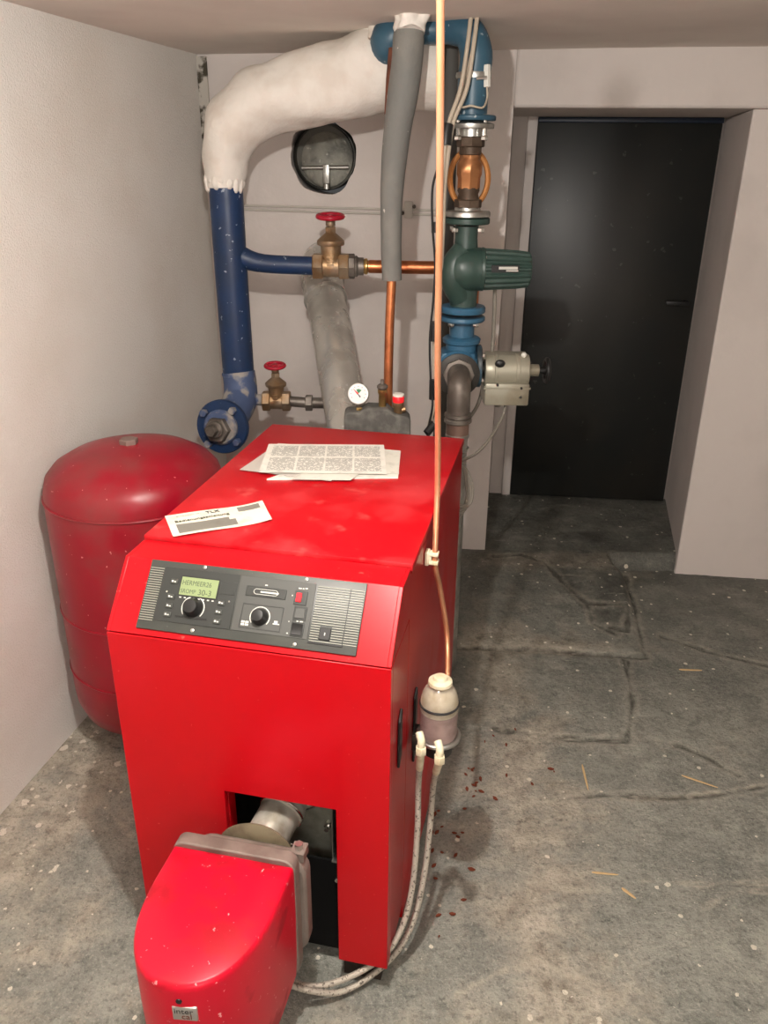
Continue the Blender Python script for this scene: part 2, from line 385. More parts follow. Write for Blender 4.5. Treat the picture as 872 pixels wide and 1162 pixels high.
def nzf(sc, seed, amp=1):
    out = np.zeros(X.shape)
    rs = np.random.RandomState(seed)
    for o in range(4):
        k = sc*2**o
        for _ in range(3):
            th = rs.rand()*2*PI; ph = rs.rand()*2*PI
            out += np.sin((X*np.cos(th)+Y*np.sin(th))*k*(.7+.6*rs.rand())+ph+1.3*np.sin((X*np.sin(th)-Y*np.cos(th))*k*.6+ph*2))/(2**o)/3
    return out*amp
slab = [atz(470, 733, 0), atz(600, 738, 0), atz(706, 744, 0), atz(732, 746, 0), atz(722, 700, .02), atz(708, 650, .05), atz(700, 640, .06)]
slab = [tuple(p.xy) for p in slab] + [(slab[-1].x, 3.27), (1.6, 3.27), (1.6, 4.4), (.0, 4.4), (-.1, 3.4)]
ins = inside(slab)
wob = nzf(9, 3, .012)
edge = dist(slab+[slab[0]])
h = np.zeros(X.shape)
rise = np.clip((Y-2.55)/(3.15-2.55), 0, 1); rise = rise*rise*(3-2*rise)
hs_ = .012+.063*rise
k = np.clip(edge/.03, 0, 1)
h += np.where(ins, hs_*(k*.5+.5), 0)
low = [tuple(atz(x, y, 0).xy) for x, y in [(470, 735), (708, 748), (718, 790), (714, 836), (640, 838), (560, 828), (470, 820)]]
il = inside(low); h += np.where(il & ~ins, .005, 0)
cr1 = [pxl([(752, 722), (800, 738), (840, 748), (880, 758)]), pxl([(560, 827), (640, 838), (712, 841), (718, 800), (710, 750)]),
       pxl([(640, 906), (700, 902), (760, 906), (810, 902), (880, 890)]), pxl([(768, 846), (800, 858), (838, 880)]),
       pxl([(500, 737), (600, 738), (706, 745), (733, 746), (722, 700), (710, 655)]),
       pxl([(616, 655), (640, 680), (665, 697), (712, 698), (712, 722), (690, 718)]), pxl([(616, 655), (590, 646), (560, 648)]),
       pxl([(665, 697), (672, 715), (700, 725)])]
lt = [pxl([(520, 1128), (560, 1105), (615, 1090), (660, 1112), (700, 1130), (740, 1162)]), pxl([(730, 1000), (800, 1003), (872, 1000)]),
      pxl([(60, 895), (110, 905), (150, 950)]), pxl([(75, 1060), (95, 1040), (130, 1010)]), pxl([(800, 1030), (835, 1010), (872, 1012)]),
      pxl([(640, 906), (760, 906), (880, 888)]), pxl([(600, 1000), (660, 1012), (690, 1010)])]
cn = nzf(28, 11, .009)
Dc = np.minimum.reduce([dist(c_) for c_ in cr1]) + cn
Dl = np.minimum.reduce([dist(c_) for c_ in lt]) + cn
h -= .004*np.exp(-(np.abs(Dc)/.006)**2)
h += .0012*nzf(16, 5) + .0025*nzf(3, 8) + .0007*nzf(60, 6)
crack = np.exp(-(np.abs(Dc)/.0055)**2); light = np.exp(-(np.abs(Dl)/.006)**2)*.7 + .32*np.exp(-(np.abs(Dc-.016)/.010)**2)
# greyer old concrete to the right, tan dust beside the boiler and along the slab front
dwall = (X-WL.x)*WN.x+(Y-WL.y)*WN.y
tan_ = np.clip(1.0-np.abs(X-.42-.05*(Y-2))/.34, 0, 1)*np.clip((3.3-Y)/.6, 0, 1)*.8 + np.clip(1-dwall/.6, 0, 1)*1.0
tan_ += 1.1*np.exp(-((X-.75)/.5)**2-((Y-3.22)/.09)**2) + .6*np.exp(-((X-.55)/.5)**2-((Y-2.62)/.05)**2)
tan_ += .35*np.exp(-((X+.3)/.6)**2-((Y-1.1)/.25)**2)
tan_ = np.clip(tan_+nzf(7, 21, .14), 0, 1)
damp_falloff = np.clip(np.exp(-((X-.92)/.07)**2-((Y-3.45)/.05)**2)*1.2 + .9*np.exp(-((X-1.0)/.30)**2-((Y-2.92)/.14)**2)*(inside([tuple(v) for v in pxl([(612, 655), (712, 652), (714, 722), (672, 712), (640, 685)])]))
       + .75*np.clip((Y-1.9)/1.3, 0, 1), 0, 1)  # damp patches, plus light falloff towards the door painted into the colour
speck = np.clip(.25+1.1*np.clip(1-dwall/.35, 0, 1), 0, 1)
nx, ny = X.shape
co = np.stack([X, Y, h], -1).reshape(-1, 3)
idx = np.arange(nx*ny).reshape(nx, ny)
fc = np.stack([idx[:-1, :-1], idx[1:, :-1], idx[1:, 1:], idx[:-1, 1:]], -1).reshape(-1, 4)
me = bpy.data.meshes.new('floor'); me.from_pydata(co.tolist(), [], fc.tolist())
for nme, dat in (('crack', crack), ('pale', light), ('dust', tan_), ('damp_falloff', damp_falloff), ('speck', speck), ('wallside', np.clip(1.15-dwall/.30, 0, 1))):
    at_ = me.attributes.new(nme, 'FLOAT', 'POINT'); at_.data.foreach_set('value', dat.reshape(-1).astype(np.float32))
me.polygons.foreach_set('use_smooth', [True]*len(me.polygons))
floor = bpy.data.objects.new('floor', me); COL.objects.link(floor); tag(floor, kind='structure')
m = bpy.data.materials.new('old_concrete'); m.use_nodes = True; nt = m.node_tree; n = nt.nodes; l = nt.links; p = n['Principled BSDF']
tc = n.new('ShaderNodeTexCoord')
def NZ(sc, det=8, ro=.6, dist_=0, vec=None):
    t = n.new('ShaderNodeTexNoise'); t.inputs['Scale'].default_value = sc; t.inputs['Detail'].default_value = det; t.inputs['Roughness'].default_value = ro; t.inputs['Distortion'].default_value = dist_
    l.new(vec or tc.outputs['Object'], t.inputs['Vector']); return t.outputs['Fac']
def MR(v, a, b, c_=0, d=1):
    r = n.new('ShaderNodeMapRange'); 
    for i, q in enumerate((a, b, c_, d)): r.inputs[i+1].default_value = q
    l.new(v, r.inputs[0]); return r.outputs[0]
def MX(f, a, b):
    x = n.new('ShaderNodeMix'); x.data_type = 'RGBA'
    if isinstance(f, float): x.inputs[0].default_value = f
    else: l.new(f, x.inputs[0])
    for i, v in ((6, a), (7, b)):
        if isinstance(v, tuple): x.inputs[i].default_value = (*v, 1)
        else: l.new(v, x.inputs[i])
    return x.outputs[2]
def MA(op, a, b):
    x = n.new('ShaderNodeMath'); x.operation = op
    for i, v in enumerate((a, b)):
        if isinstance(v, (int, float)): x.inputs[i].default_value = v
        else: l.new(v, x.inputs[i])
    return x.outputs[0]
def AT(nm):
    a = n.new('ShaderNodeAttribute'); a.attribute_name = nm; return a.outputs['Fac']
c0 = MX(MR(NZ(3.5, 10, .68), .35, .65), rgb(116, 118, 111), rgb(160, 160, 149))
c0 = MX(MR(NZ(11, 8, .75, .6), .47, .62, 0, .6), c0, rgb(98, 101, 95))
c1 = MX(MR(NZ(13, 9, .7), .35, .62), rgb(142, 135, 120), rgb(190, 183, 167))
c1 = MX(MR(NZ(30, 4), .56, .66, 0, .7), c1, rgb(112, 104, 92))
c0 = MX(MR(NZ(55, 6, .75), .5, .68, 0, .55), c0, rgb(168, 168, 158))
dn = MA('ADD', AT('dust'), MR(NZ(6, 8, .7), .3, .7, -.5, .42))
c = MX(MR(dn, .25, .75), c0, c1)
c = MX(MR(NZ(90, 5, .7), .52, .66, 0, .55), c, rgb(74, 75, 70))
c = MX(MR(NZ(150, 3, .6), .56, .66, 0, .4), c, rgb(186, 182, 168))
c = MX(MA('MULTIPLY', AT('damp_falloff'), MR(NZ(8, 6), .3, .6, .5, .9)), c, rgb(52, 52, 47))
c = MX(MA('MULTIPLY', AT('pale'), MR(NZ(40, 5), .35, .6, .2, 1)), c, rgb(182, 174, 158))
c = MX(MA('MULTIPLY', AT('crack'), MR(NZ(25, 5), .35, .6, .3, .95)), c, rgb(62, 58, 50))
# paint flecks
vo = n.new('ShaderNodeTexVoronoi'); vo.inputs['Scale'].default_value = 34; vo.inputs['Randomness'].default_value = 1; l.new(tc.outputs['Object'], vo.inputs['Vector'])
sepc = n.new('ShaderNodeSeparateColor'); l.new(vo.outputs['Color'], sepc.inputs[0])
thr = MA('MULTIPLY', MA('MULTIPLY', sepc.outputs[1], .26), MA('LESS_THAN', sepc.outputs[0], MA('MULTIPLY', AT('speck'), .62)))
fl = MA('LESS_THAN', MA('ADD', vo.outputs['Distance'], MR(NZ(110, 2), .3, .7, -.05, .05)), thr)
c = MX(fl, c, rgb(214, 208, 192))
vo2 = n.new('ShaderNodeTexVoronoi'); vo2.inputs['Scale'].default_value = 11; l.new(tc.outputs['Object'], vo2.inputs['Vector'])
sp2 = n.new('ShaderNodeSeparateColor'); l.new(vo2.outputs['Color'], sp2.inputs[0])
fl2 = MA('LESS_THAN', MA('ADD', vo2.outputs['Distance'], MR(NZ(60, 2), .3, .7, -.03, .03)), MA('MULTIPLY', MA('MULTIPLY', sp2.outputs[1], .12), MA('LESS_THAN', sp2.outputs[0], .22)))
vo3 = n.new('ShaderNodeTexVoronoi'); vo3.inputs['Scale'].default_value = 26; l.new(tc.outputs['Object'], vo3.inputs['Vector'])
sp3 = n.new('ShaderNodeSeparateColor'); l.new(vo3.outputs['Color'], sp3.inputs[0])
fl3 = MA('LESS_THAN', MA('ADD', vo3.outputs['Distance'], MR(NZ(70, 2), .3, .7, -.12, .12)), MA('MULTIPLY', MA('MULTIPLY', sp3.outputs[1], .42), MA('LESS_THAN', sp3.outputs[0], MA('MULTIPLY', AT('wallside'), .55))))
c = MX(fl3, c, rgb(216, 210, 196))
# scratches
mp = n.new('ShaderNodeMapping'); mp.inputs['Scale'].default_value = (1.5, 9, 1); mp.inputs['Rotation'].default_value = (0, 0, .5); l.new(tc.outputs['Object'], mp.inputs[0])
c = MX(MR(NZ(7, 5, .6, 0, mp.outputs[0]), .62, .68, 0, .35), c, rgb(176, 172, 160))
c = MX(fl2, c, rgb(210, 202, 184))
l.new(c, p.inputs['Base Color'])
l.new(MR(NZ(5, 5), .4, .65, .5, .85), p.inputs['Roughness'])
bp = n.new('ShaderNodeBump'); bp.inputs['Strength'].default_value = .9; bp.inputs['Distance'].default_value = .01
l.new(MA('ADD', NZ(45, 9, .7), MA('MULTIPLY', NZ(9, 6), 1.4)), bp.inputs['Height']); l.new(bp.outputs['Normal'], p.inputs['Normal'])
me.materials.append(m)

# ------------------------------------------------------------------ door
dl = (D1-D0).length
DM = frame(D0, DT, -DN, Vector((0, 0, 1)))     # x along door, y into the wall, z up
dtop = pl(612, 139, D0, DN).z
dr = thing('door_1', D0, None, None); dr['kind'] = 'structure'
MB().box((.0, -.02, .005), (dl, .03, dtop-.075), DM, bev=.003).build('door_leaf', m_door, dr)
fm = MB(); fm.box((-.045, -.012, -.08), (-.002, .03, dtop-.05), DM, bev=.003); fm.box((-.11, .005, -.08), (-.045, .03, dtop-.05), DM, bev=.003)
fm.build('door_frame', m_wall, dr)
MB().box((-.002, -.03, dtop-.075), (dl+.002, .03, dtop-.053), DM, bev=.004).build('door_top_rail', m_doorbar, dr)
hp = pl(768, 344, D0-DN*0+DN*.05, DN); hl = DM.inverted() @ hp
hb = MB(); hb.box((hl.x-.05, -.065, hl.z-.01), (hl.x+.055, -.05, hl.z+.01), DM, bev=.004); hb.box((hl.x+.035, -.055, hl.z-.01), (hl.x+.055, -.018, hl.z+.01), DM)
hb.build('door_handle', m_black, dr)

# mouldy gap in the left corner
mg = MB(); cpt = pl(238, 90, (1.307, 3.231, 0), BN)
cx = cpt.x; c0_ = Vector((cx-.045, backY(cx-.045), 0))+BN*.001
mg.prism([tuple((c0_).xy), tuple((c0_+BT*.04).xy), tuple((c0_+BT*.04+BN*.012).xy), tuple((c0_+BN*.012).xy)], Matrix.Identity(4), 1.6, 2.04)
tag(mg.build('trim_1', m_mould), kind='structure')

# ------------------------------------------------------------------ boiler
boiler = thing('heating_boiler', BO, 'red floor standing heating boiler with a sloped control panel and papers on its lid', 'boiler', mtx=BM)
W, ZP, ZS, YS_, D = .5628, .8593, .972, .102, .9717
XZ = frame((0, 0, 0), (1, 0, 0), (0, 0, 1), (0, -1, 0))        # (x,z) prism, depth = -y
YZ = frame((0, 0, 0), (0, 1, 0), (0, 0, 1), (1, 0, 0))        # (y,z) prism, height along x
fp = MB()
fp.prism([(-W, .079), (-.346, .079), (-.346, .507), (-.109, .507), (-.109, .079), (0, .079), (0, ZP-.002), (-W, ZP-.002)], XZ, -.016, 0)
fp.box((-.012, .0165, .079), (0, .173, ZP-.002)); fp.box((-W, .0165, .079), (-W+.012, .173, ZP-.002))
fp.box((-.346-.012, .0165, .079), (-.346, .05, .507)); fp.box((-.109, .0165, .079), (-.097, .05, .507))
fp.build('front_cover', m_red, boiler, local=True, bev=.0015)
side = [(0.0, ZP+.002), (YS_, ZS), (.178, ZS), (.178, .955), (D, .955), (D, .03), (.1765, .03), (.1765, ZP+.002)]
for x0 in (-.008, -W):
    MB().prism(side, YZ, x0, x0+.008).build('side_panel', m_red, boiler, local=True, bev=.001)
MB().prism([(0.0005, ZP+.002), (YS_, ZS), (.178, ZS), (.178, ZP+.002)], YZ, -W+.0082, -.0082).build('control_housing', m_red, boiler, local=True)
MB().box((-W-.003, .183, .962), (.003, D+.004, .980), bev=.003).build('lid', m_reddust, boiler, local=True)
MB().box((-W+.02, .185, .05), (-.02, D-.012, .9615)).build('inner_frame', m_dark, boiler, local=True)
MB().box((-W+.01, D-.011, .03), (-.01, D, .95)).build('back_panel', m_red, boiler, local=True)
MB().box((-W+.03, .05, .0), (-.35, .95, .05)).box((-.105, .03, .0), (-.02, .95, .078)).box((-W+.03, .03, .0), (-.35, .06, .078)).box((-.35, .9, 0), (-.105, .95, .05)).build('plinth', mat('plinth_brown', (.03, .018, .012), .7), boiler, local=True)
# burner door behind the opening
bd = MB().box((-.285, .105, .20), (-.14, .12, .60), bev=.004).build('burner_door', mat('burner_door_metal', rgb(150, 150, 136), .4, .4, col2=rgb(110, 110, 98), nscale=18), boiler, local=True)
MB().box((-W+.03, .16, .07), (-.02, .18, .86)).build('firebox_front', m_dark, boiler, local=True)
rg = MB(); rg.torus((-.228, .098, .46), (0, -1, 0), .062, .006); rg.build('flange_ring', m_chrome, boiler, local=True)
for (x, z) in ((-.155, .365), (-.272, .365)):
    MB().hex((x, .105, z), (0, -1, 0), .009, .014).tube([(x, .1, z), (x, .08, z)], .005, 8).build('door_bolt', m_chrome, boiler, local=True)
MB().box((-.345, .052, .045), (-.11, .058, .31)).build('lower_shield', mat('matt_black_sheet', (.003, .003, .003), .8, spec=.15), boiler, local=True)
lb = MB().box((-.135, .050, .309), (-.11, .10, .313)).box((-.137, .06, .31), (-.134, .104, .46)); lb.build('hinge_bracket', m_steel, boiler, local=True)
MB().hex((-.122, .0525, .265), (0, -1, 0), .006, .01).build('panel_screw', m_chrome, boiler, local=True)
# side slots
for (b0, z0, z1, tilt) in ((.082, .575, .705, .012), (.262, .44, .63, .01)):
    MB().prism([(b0-.012, z0), (b0+.012, z0+tilt*1.5), (b0+.012, z1), (b0-.012, z1-tilt*1.5)], YZ, .0002, .006).build('recessed_grip', m_black, boiler, local=True, bev=.0015)
wn = BM.inverted() @ atb(326, 956, .03)
MB().hex(wn, (0, -1, 0), .008, .012).ball(wn+Vector((-.011, -.008, .004)), .006, (1.3, .5, .8), 10).ball(wn+Vector((.011, -.008, .004)), .006, (1.3, .5, .8), 10).tube([wn, wn+Vector((0, .075, 0))], .004, 8).build('wing_nut', m_chrome, boiler, local=True)
# control panel on the slope
SL = math.hypot(YS_, ZS-ZP); Vv = Vector((0, YS_/SL, (ZS-ZP)/SL)); Nn = Vector((0, -Vv.z, Vv.y))
SM = frame((0, .0005, ZP+.002), (1, 0, 0), Vv, Nn); SW = BM @ SM
pan = MB().box((-.502, .0115, 0), (-.067, .148, .005), SM, bev=.0012).build('control_panel', m_panel, boiler, local=True)
tag(pan, 'dark grey control panel with display, two knobs and louvres')
def cpart(mb, name, m, bev=0, lab=None):
    o = mb.build(name, m, pan, local=True, bev=bev)
    if lab: o['label'] = lab
    return o
cpart(MB().box((-.4697, .030, .005), (-.315, .1365, .0065), SM), 'heating_controller', m_panel3, .0005)
cpart(MB().box((-.312, .030, .005), (-.163, .1365, .0062), SM), 'boiler_controller', m_panel2, .0005)
lv = MB()
for i in range(23): lv.box((-.499, .0285+i*.00465, .005), (-.4715, .0298+i*.00465, .0068), SM)
cpart(lv, 'louvre', m_louvre)
lv = MB()
for i in range(23):
    v0 = .0285+i*.00465
    if .033 < v0 < .057:
        lv.box((-.159, v0, .005), (-.142, v0+.0013, .0068), SM); lv.box((-.119, v0, .005), (-.0685, v0+.0013, .0068), SM)
    else: lv.box((-.159, v0, .005), (-.0685, v0+.0013, .0068), SM)
cpart(lv, 'louvre', m_louvre)
cpart(MB().box((-.096, .026, .005), (-.0945, .134, .0071), SM), 'panel_joint', m_black)
cpart(MB().box((-.160, .0245, .005), (-.0945, .0275, .0075), SM), 'panel_joint', m_black)
cpart(MB().box((-.4315, .082, .0065), (-.352, .122, .0075), SM), 'display_bezel', m_black)
ds = cpart(MB().box((-.4295, .0845, .0075), (-.354, .1200, .0079), SM), 'display', m_lcd)
for s_t, u, v, sz in (('HERMEER26', -.4275, .1045, .0135), ('SROMP', -.4275, .0885, .0115), ('30-3', -.392, .0875, .0155)):
    text(s_t, sz, SW @ Matrix.Translation((u, v, .008)), m_lcdt, 'display_text', pan, .0001, sx=.86 if sz < .015 else 1.0)
for (u, v, r) in ((-.395, .062, .0175), (-.260, .0605, .0150)):
    kb = MB(); kb.lathe(SM @ Vector((u, v, .006)), Nn, [(r*1.08, 0), (r*1.05, .003), (r*.92, .006), (r*.86, .016), (r*.74, .0195), (r*.3, .0205)], 32)
    cpart(kb, 'knob', m_black)
    M_ = frame(SM @ Vector((u, v, .0068)), (1, 0, 0), Vv, Nn)
    sc = MB()
    for k in range(28):
        a0 = math.radians(-40+k*260/28); a1 = math.radians(-40+(k+1)*260/28); r0, r1 = r*1.22, r*1.34
        sc.quadloop([[M_ @ Vector((math.cos(a0)*r0, math.sin(a0)*r0, 0)), M_ @ Vector((math.cos(a0)*r1, math.sin(a0)*r1, 0))], [M_ @ Vector((math.cos(a1)*r0, math.sin(a1)*r0, 0)), M_ @ Vector((math.cos(a1)*r1, math.sin(a1)*r1, 0))]], closed=False, caps=False)
    cpart(sc, 'knob_scale', m_print)
cpart(MB().box((-.426, .0415, .0065), (-.363, .044, .0078), SM), 'controller_slot', m_black)
dots = MB()
for k in range(8): dots.box((-.4275+k*.0095, .0785, .0065), (-.4235+k*.0095, .0808, .0068), SM)
cpart(dots, 'symbol_row', m_print)
for (u, v) in ((-.4444, .1085), (-.4444, .0784), (-.4437, .0606), (-.4434, .0435), (-.341, .0779), (-.3426, .0605), (-.342, .042)):
    bb = cpart(MB().box((u-.0075, v-.005, .0065), (u+.0075, v+.005, .009), SM), 'button', m_panel, .0012)
    sy = MB(); sy.box((u-.0045, v-.0015, .0091), (u-.0008, v+.0018, .0093), SM); sy.box((u+.0006, v-.0018, .0091), (u+.0042, v+.0005, .0093), SM)
    cpart(sy, 'button_symbol', m_print)
cpart(MB().box((-.297, .0985, .0062), (-.2175, .1175, .008), SM), 'slider_bezel', m_panel3, .0008)
sl = MB(); pts = []
for k in range(25):
    a = 2*PI*k/24; ce_ = (.018 if math.cos(a) > 0 else -.018)
    pts.append(SM @ Vector((-.2573+ce_+math.cos(a)*.0058, .108+math.sin(a)*.0052, .0082)))
sl.tube(pts, .0006, 6, caps=False)
cpart(sl, 'slider_outline', m_print)
cpart(MB().box((-.268, .1065, .008), (-.232, .1095, .0084), SM), 'slider_scale', m_print)
bx = MB()
for (a, b, c_, d) in ((-.2977, .0368, -.2967, .083), (-.2177, .0368, -.2167, .083), (-.2977, .0368, -.2167, .0376), (-.2977, .0822, -.2167, .083)): bx.box((a, b, .0062), (c_, d, .0068), SM)
cpart(bx, 'knob_field', m_black)
sq = MB()
for (a, b) in ((-.2945, .0415), (-.2945, .0465), (-.2865, .0415), (-.2865, .0465)): sq.box((a, b, .0062), (a+.0065, b+.0038, .0066), SM)
cpart(MB().box((-.233, .050, .0062), (-.220, .052, .0066), SM).box((-.231, .052, .0062), (-.224, .057, .0066), SM), 'knob_symbols', m_print)
cpart(sq, 'knob_symbols', m_print)
for (u, v, mm, lab) in ((-.1886, .1054, None, None), (-.1844, .076, None, None), (-.1843, .0459, None, None)):
    cpart(MB().box((u-.0125, v-.0135, .0062), (u+.0125, v+.0135, .0078), SM), 'switch_frame', m_panel3, .0008)
cpart(MB().box((-.197, .097, .0078), (-.1865, .1145, .0105), SM), 'switch', m_redsw, .001, 'small red lit switch')
cpart(MB().box((-.194, .0665, .0078), (-.175, .0855, .0095), SM), 'switch', m_panel2, .001)
rk = MB(); rk.prism([(0.0355, .0078), (.0355, .010), (.047, .0085), (.0565, .0125), (.0565, .0078)], SM @ frame((-.194, 0, 0), (0, 1, 0), (0, 0, 1), (1, 0, 0)), 0, .0195)
cpart(rk, 'switch', m_black, .0004)
for (a, b, w_) in ((-.196, .1225, .006), (-.188, .1225, .003), (-.183, .1235, .005), (-.2065, .1075, .002), (-.1885, .0605, .004), (-.182, .0605, .006), (-.2035, .058, .0015), (-.2035, .036, .003), (-.262, .121, .005)):
    cpart(MB().box((a, b, .0062), (a+w_, b+.0022, .0066), SM), 'switch_symbol', m_print)
sqb = cpart(MB().box((-.141, .033, .005), (-.120, .0555, .0085), SM), 'square_button', m_black, .001)
cpart(MB().box((-.1315, .041, .0085), (-.1295, .0465, .0088), SM), 'button_symbol', m_print)
for (u, v) in ((-.39, .1432), (-.1844, .1425), (-.3869, .0195), (-.1844, .0185)):
    cpart(MB().lathe(SM @ Vector((u, v, .005)), Nn, [(.0038, 0), (.0036, .0012), (.0022, .0018)], 16), 'screw', m_steel)
for (u, v) in ((-.455, .0875), (-.326, .0825)):
    cpart(MB().lathe(SM @ Vector((u, v, .0065)), Nn, [(.0022, 0), (.0018, .0008)], 12), 'small_screw', m_chrome)
cpart(MB().box((-.349, .095, .0065), (-.318, .120, .0073), SM), 'blank_cover', m_panel3, .0006)
# ------------------------------------------------------------------ papers on the lid
def sheet(name, px, z, m, label, cat, curl=0, z2=None, thick=.0006, nu=14, nv=8, group=None, th2=0):
    """px: corners bl, br, tr, tl in photograph order lying at height z"""
    c_ = [atz(x, y, z) for x, y in px]; mb = MB(); b = mb.b; uvl = b.loops.layers.uv.new('UVMap')
    def P_(u, v, o):
        q = (c_[0]*(1-u)+c_[1]*u)*(1-v)+(c_[3]*(1-u)+c_[2]*u)*v
        w = curl*(max(0, u-.75)**2*8+max(0, .2-v)**2*10*(1-u))+.0012*abs(math.sin(u*5+v*3))*(1 if curl else 0)
        return q+Vector((0, 0, w+o))
    for o in (thick, 0):
        g = [[b.verts.new(P_(i/nu, j/nv, o)) for j in range(nv+1)] for i in range(nu+1)]
        for i in range(nu):
            for j in range(nv):
                f = b.faces.new((g[i][j], g[i+1][j], g[i+1][j+1], g[i][j+1]))
                for lp, (a, d) in zip(f.loops, ((i, j), (i+1, j), (i+1, j+1), (i, j+1))): lp[uvl].uv = (a/nu, d/nv)
    for a_ in range(1): pass
    bnd = [e for e in b.edges if len(e.link_faces) == 1]
    bmesh.ops.bridge_loops(b, edges=bnd)
    o = mb.build(name, m, ang=60)
    return tag(o, label, cat, group)
ZL = .9803
sheet('paper_sheet', [(303, 545), (452, 543), (455, 513), (410, 509)], ZL, m_sheet2, 'wide white manual pages at the bottom of the paper pile on the boiler lid', 'paper', thick=.004)
sheet('paper_sleeve', [(272, 533), (376, 546), (400, 509), (316, 503)], ZL+.0046, m_sleeve, 'thin translucent sleeve whose corner pokes out left of the paper pile', 'paper', thick=.0004)
sheet('paper_sheet', [(330, 544), (398, 545), (441, 515), (400, 506)], ZL+.0056, m_sheet3, 'plain folded paper sheet with a slanted edge in the middle of the paper pile', 'paper', thick=.0008)
sheet('paper_sheet', [(436, 538), (453, 538), (453, 512), (430, 511)], ZL+.0048, m_sheet3, 'small blank paper strip showing at the right end of the paper pile', 'paper', thick=.0006)
sheet('paper_sheet', [(294, 536), (439, 538), (436, 505), (305, 504)], ZL+.0085, m_sheet1, 'densely printed white manual sheet lying on top of the paper pile', 'paper', thick=.0008)
lf = sheet('instruction_leaflet', [(197, 611), (309, 592), (298, 571), (187, 586)], ZL, m_env, 'creased white instruction leaflet with grey picture bars at the lid front corner', 'leaflet', curl=.010, thick=.001)
lc = [atz(x, y, ZL+.0022) for x, y in [(197, 611), (309, 592), (298, 571), (187, 586)]]
LX = (lc[1]-lc[0]).normalized(); LZ = Vector((0, 0, 1)); LY = LZ.cross(LX)
def lpt(u, v): return (lc[0]*(1-u)+lc[1]*u)*(1-v)+(lc[3]*(1-u)+lc[2]*u)*v
text('Bedienungsanleitung', .0145, frame(lpt(.07, .62)+Vector((0, 0, .0015)), LX, LY, LZ), m_lcdt, 'heading_text', lf)
text('TLX', .017, frame(lpt(.40, .84)+Vector((0, 0, .0015)), LX, LY, LZ), m_black, 'heading_text', lf)

# ------------------------------------------------------------------ oil burner
bl = thing('oil_burner', B(-.28, -.2, .17), 'red hooded oil burner sticking out of the low opening in the boiler front', 'burner', mtx=BM @ Matrix.Translation((-.28, -.2, .17)))
BL = BM
def hoodring(sc, z, off=0):
    pts = []; hw, cxx, yb, ys, hd_ = .1225*sc, -.281, -.122-off, -.2, .196*sc
    pts.append((cxx-hw, yb)); pts.append((cxx-hw, (yb+ys)/2))
    for k in range(29):
        a = PI*k/28; e_ = 2/2.25
        x = -math.copysign(abs(math.cos(a))**e_, math.cos(a))*hw; y = -abs(math.sin(a))**e_*hd_
        pts.append((cxx+x, ys+y))
    pts.append((cxx+hw, (yb+ys)/2)); pts.append((cxx+hw, yb))
    return [BL @ Vector((x, y, z)) for x, y in pts]
hd = MB(); hd.quadloop([hoodring(.955, .172), hoodring(.985, .24), hoodring(1, .36), hoodring(1, .455), hoodring(.994, .462), hoodring(.978, .4675), hoodring(.95, .470, .004), hoodring(.5, .4715, .03)])
hood = hd.build('hood', m_hood, bl, ang=50)
cg = MB()
def rr(x0, x1, z0, z1, r):
    o = []
    for (cx_, cz_, a0) in ((x1-r, z1-r, 0), (x0+r, z1-r, 90), (x0+r, z0+r, 180), (x1-r, z0+r, 270)):
        for k in range(6): a = math.radians(a0+k*18); o.append((cx_+math.cos(a)*r, cz_+math.sin(a)*r))
    return o
BXZ = BL @ XZ
cg.prism(rr(-.406, -.157, .168, .480, .024), BXZ, .092, .122)
cg.build('casting', m_castgrey, bl, bev=.003)
cg = MB(); cg.prism(rr(-.385, -.146, .2, .45, .04), BXZ, .055, .0915); cg.build('rear_housing', m_castgrey, bl, bev=.006)
MB().lathe(BL @ Vector((-.262, -.05, .40)), BL.to_3x3() @ Vector((0, 1, .0)), [(.085, 0), (.075, .012), (.052, .02)], 32).build('tube_flange', mat('gasket_tan', rgb(150, 138, 112), .7, col2=rgb(120, 106, 86), nscale=20), bl)
tb = MB(); tb.lathe(BL @ Vector((-.262, -.035, .40)), BL.to_3x3() @ Vector((.17, 1, .24)), [(.045, 0), (.045, .09), (.0485, .092), (.0485, .11), (.045, .112), (.044, .17)], 36)
tb.build('burner_tube', m_tube, bl, ang=30)
cl = MB(); cl.torus(BL @ Vector((-.245, .055, .422)), BL.to_3x3() @ Vector((.17, 1, .24)), .049, .0028, 32, 8); cl.build('tube_clamp', m_chrome, bl)
bo = MB(); bo.hex(BL @ Vector((-.166, -.066, .458)), (0, 0, 1), .009, .014); bo.build('bolt', m_steel, bl)
MB().box((-.180, -.082, .44), (-.152, -.05, .460), BL).build('hinge_lug', m_castgrey, bl)
npc = atb(212, 1147, -.388)
npx = BL.to_3x3() @ Vector((.97, -.22, 0)); npz = BL.to_3x3() @ Vector((.14, -.99, .0)); npz.normalize(); npx = Vector((0, 0, 1)).cross(npz).normalized(); npy = npz.cross(npx)
nploc = BM.inverted() @ npc
NPM = frame(BL @ Vector((-.259, -.3925, .407)), npx, npy, npz)
npl = MB().box((-.021, -.016, -.006), (.021, .016, .0025), NPM, bev=.002).build('name_plate', mat('plate_silver', (.4, .38, .35), .45, .5), bl)
text('inter', .017, NPM @ Matrix.Translation((-.018, .001, .0026)), m_black, 'name_plate_text', npl)
text('cal', .017, NPM @ Matrix.Translation((-.006, -.0115, .0026)), m_rust, 'name_plate_text', npl)
MB().lathe(BL @ Vector((-.266, -.391, .437)), BL.to_3x3() @ Vector((.05, -1, 0)), [(.006, 0), (.005, .006)], 16).build('hood_screw', m_black, bl)

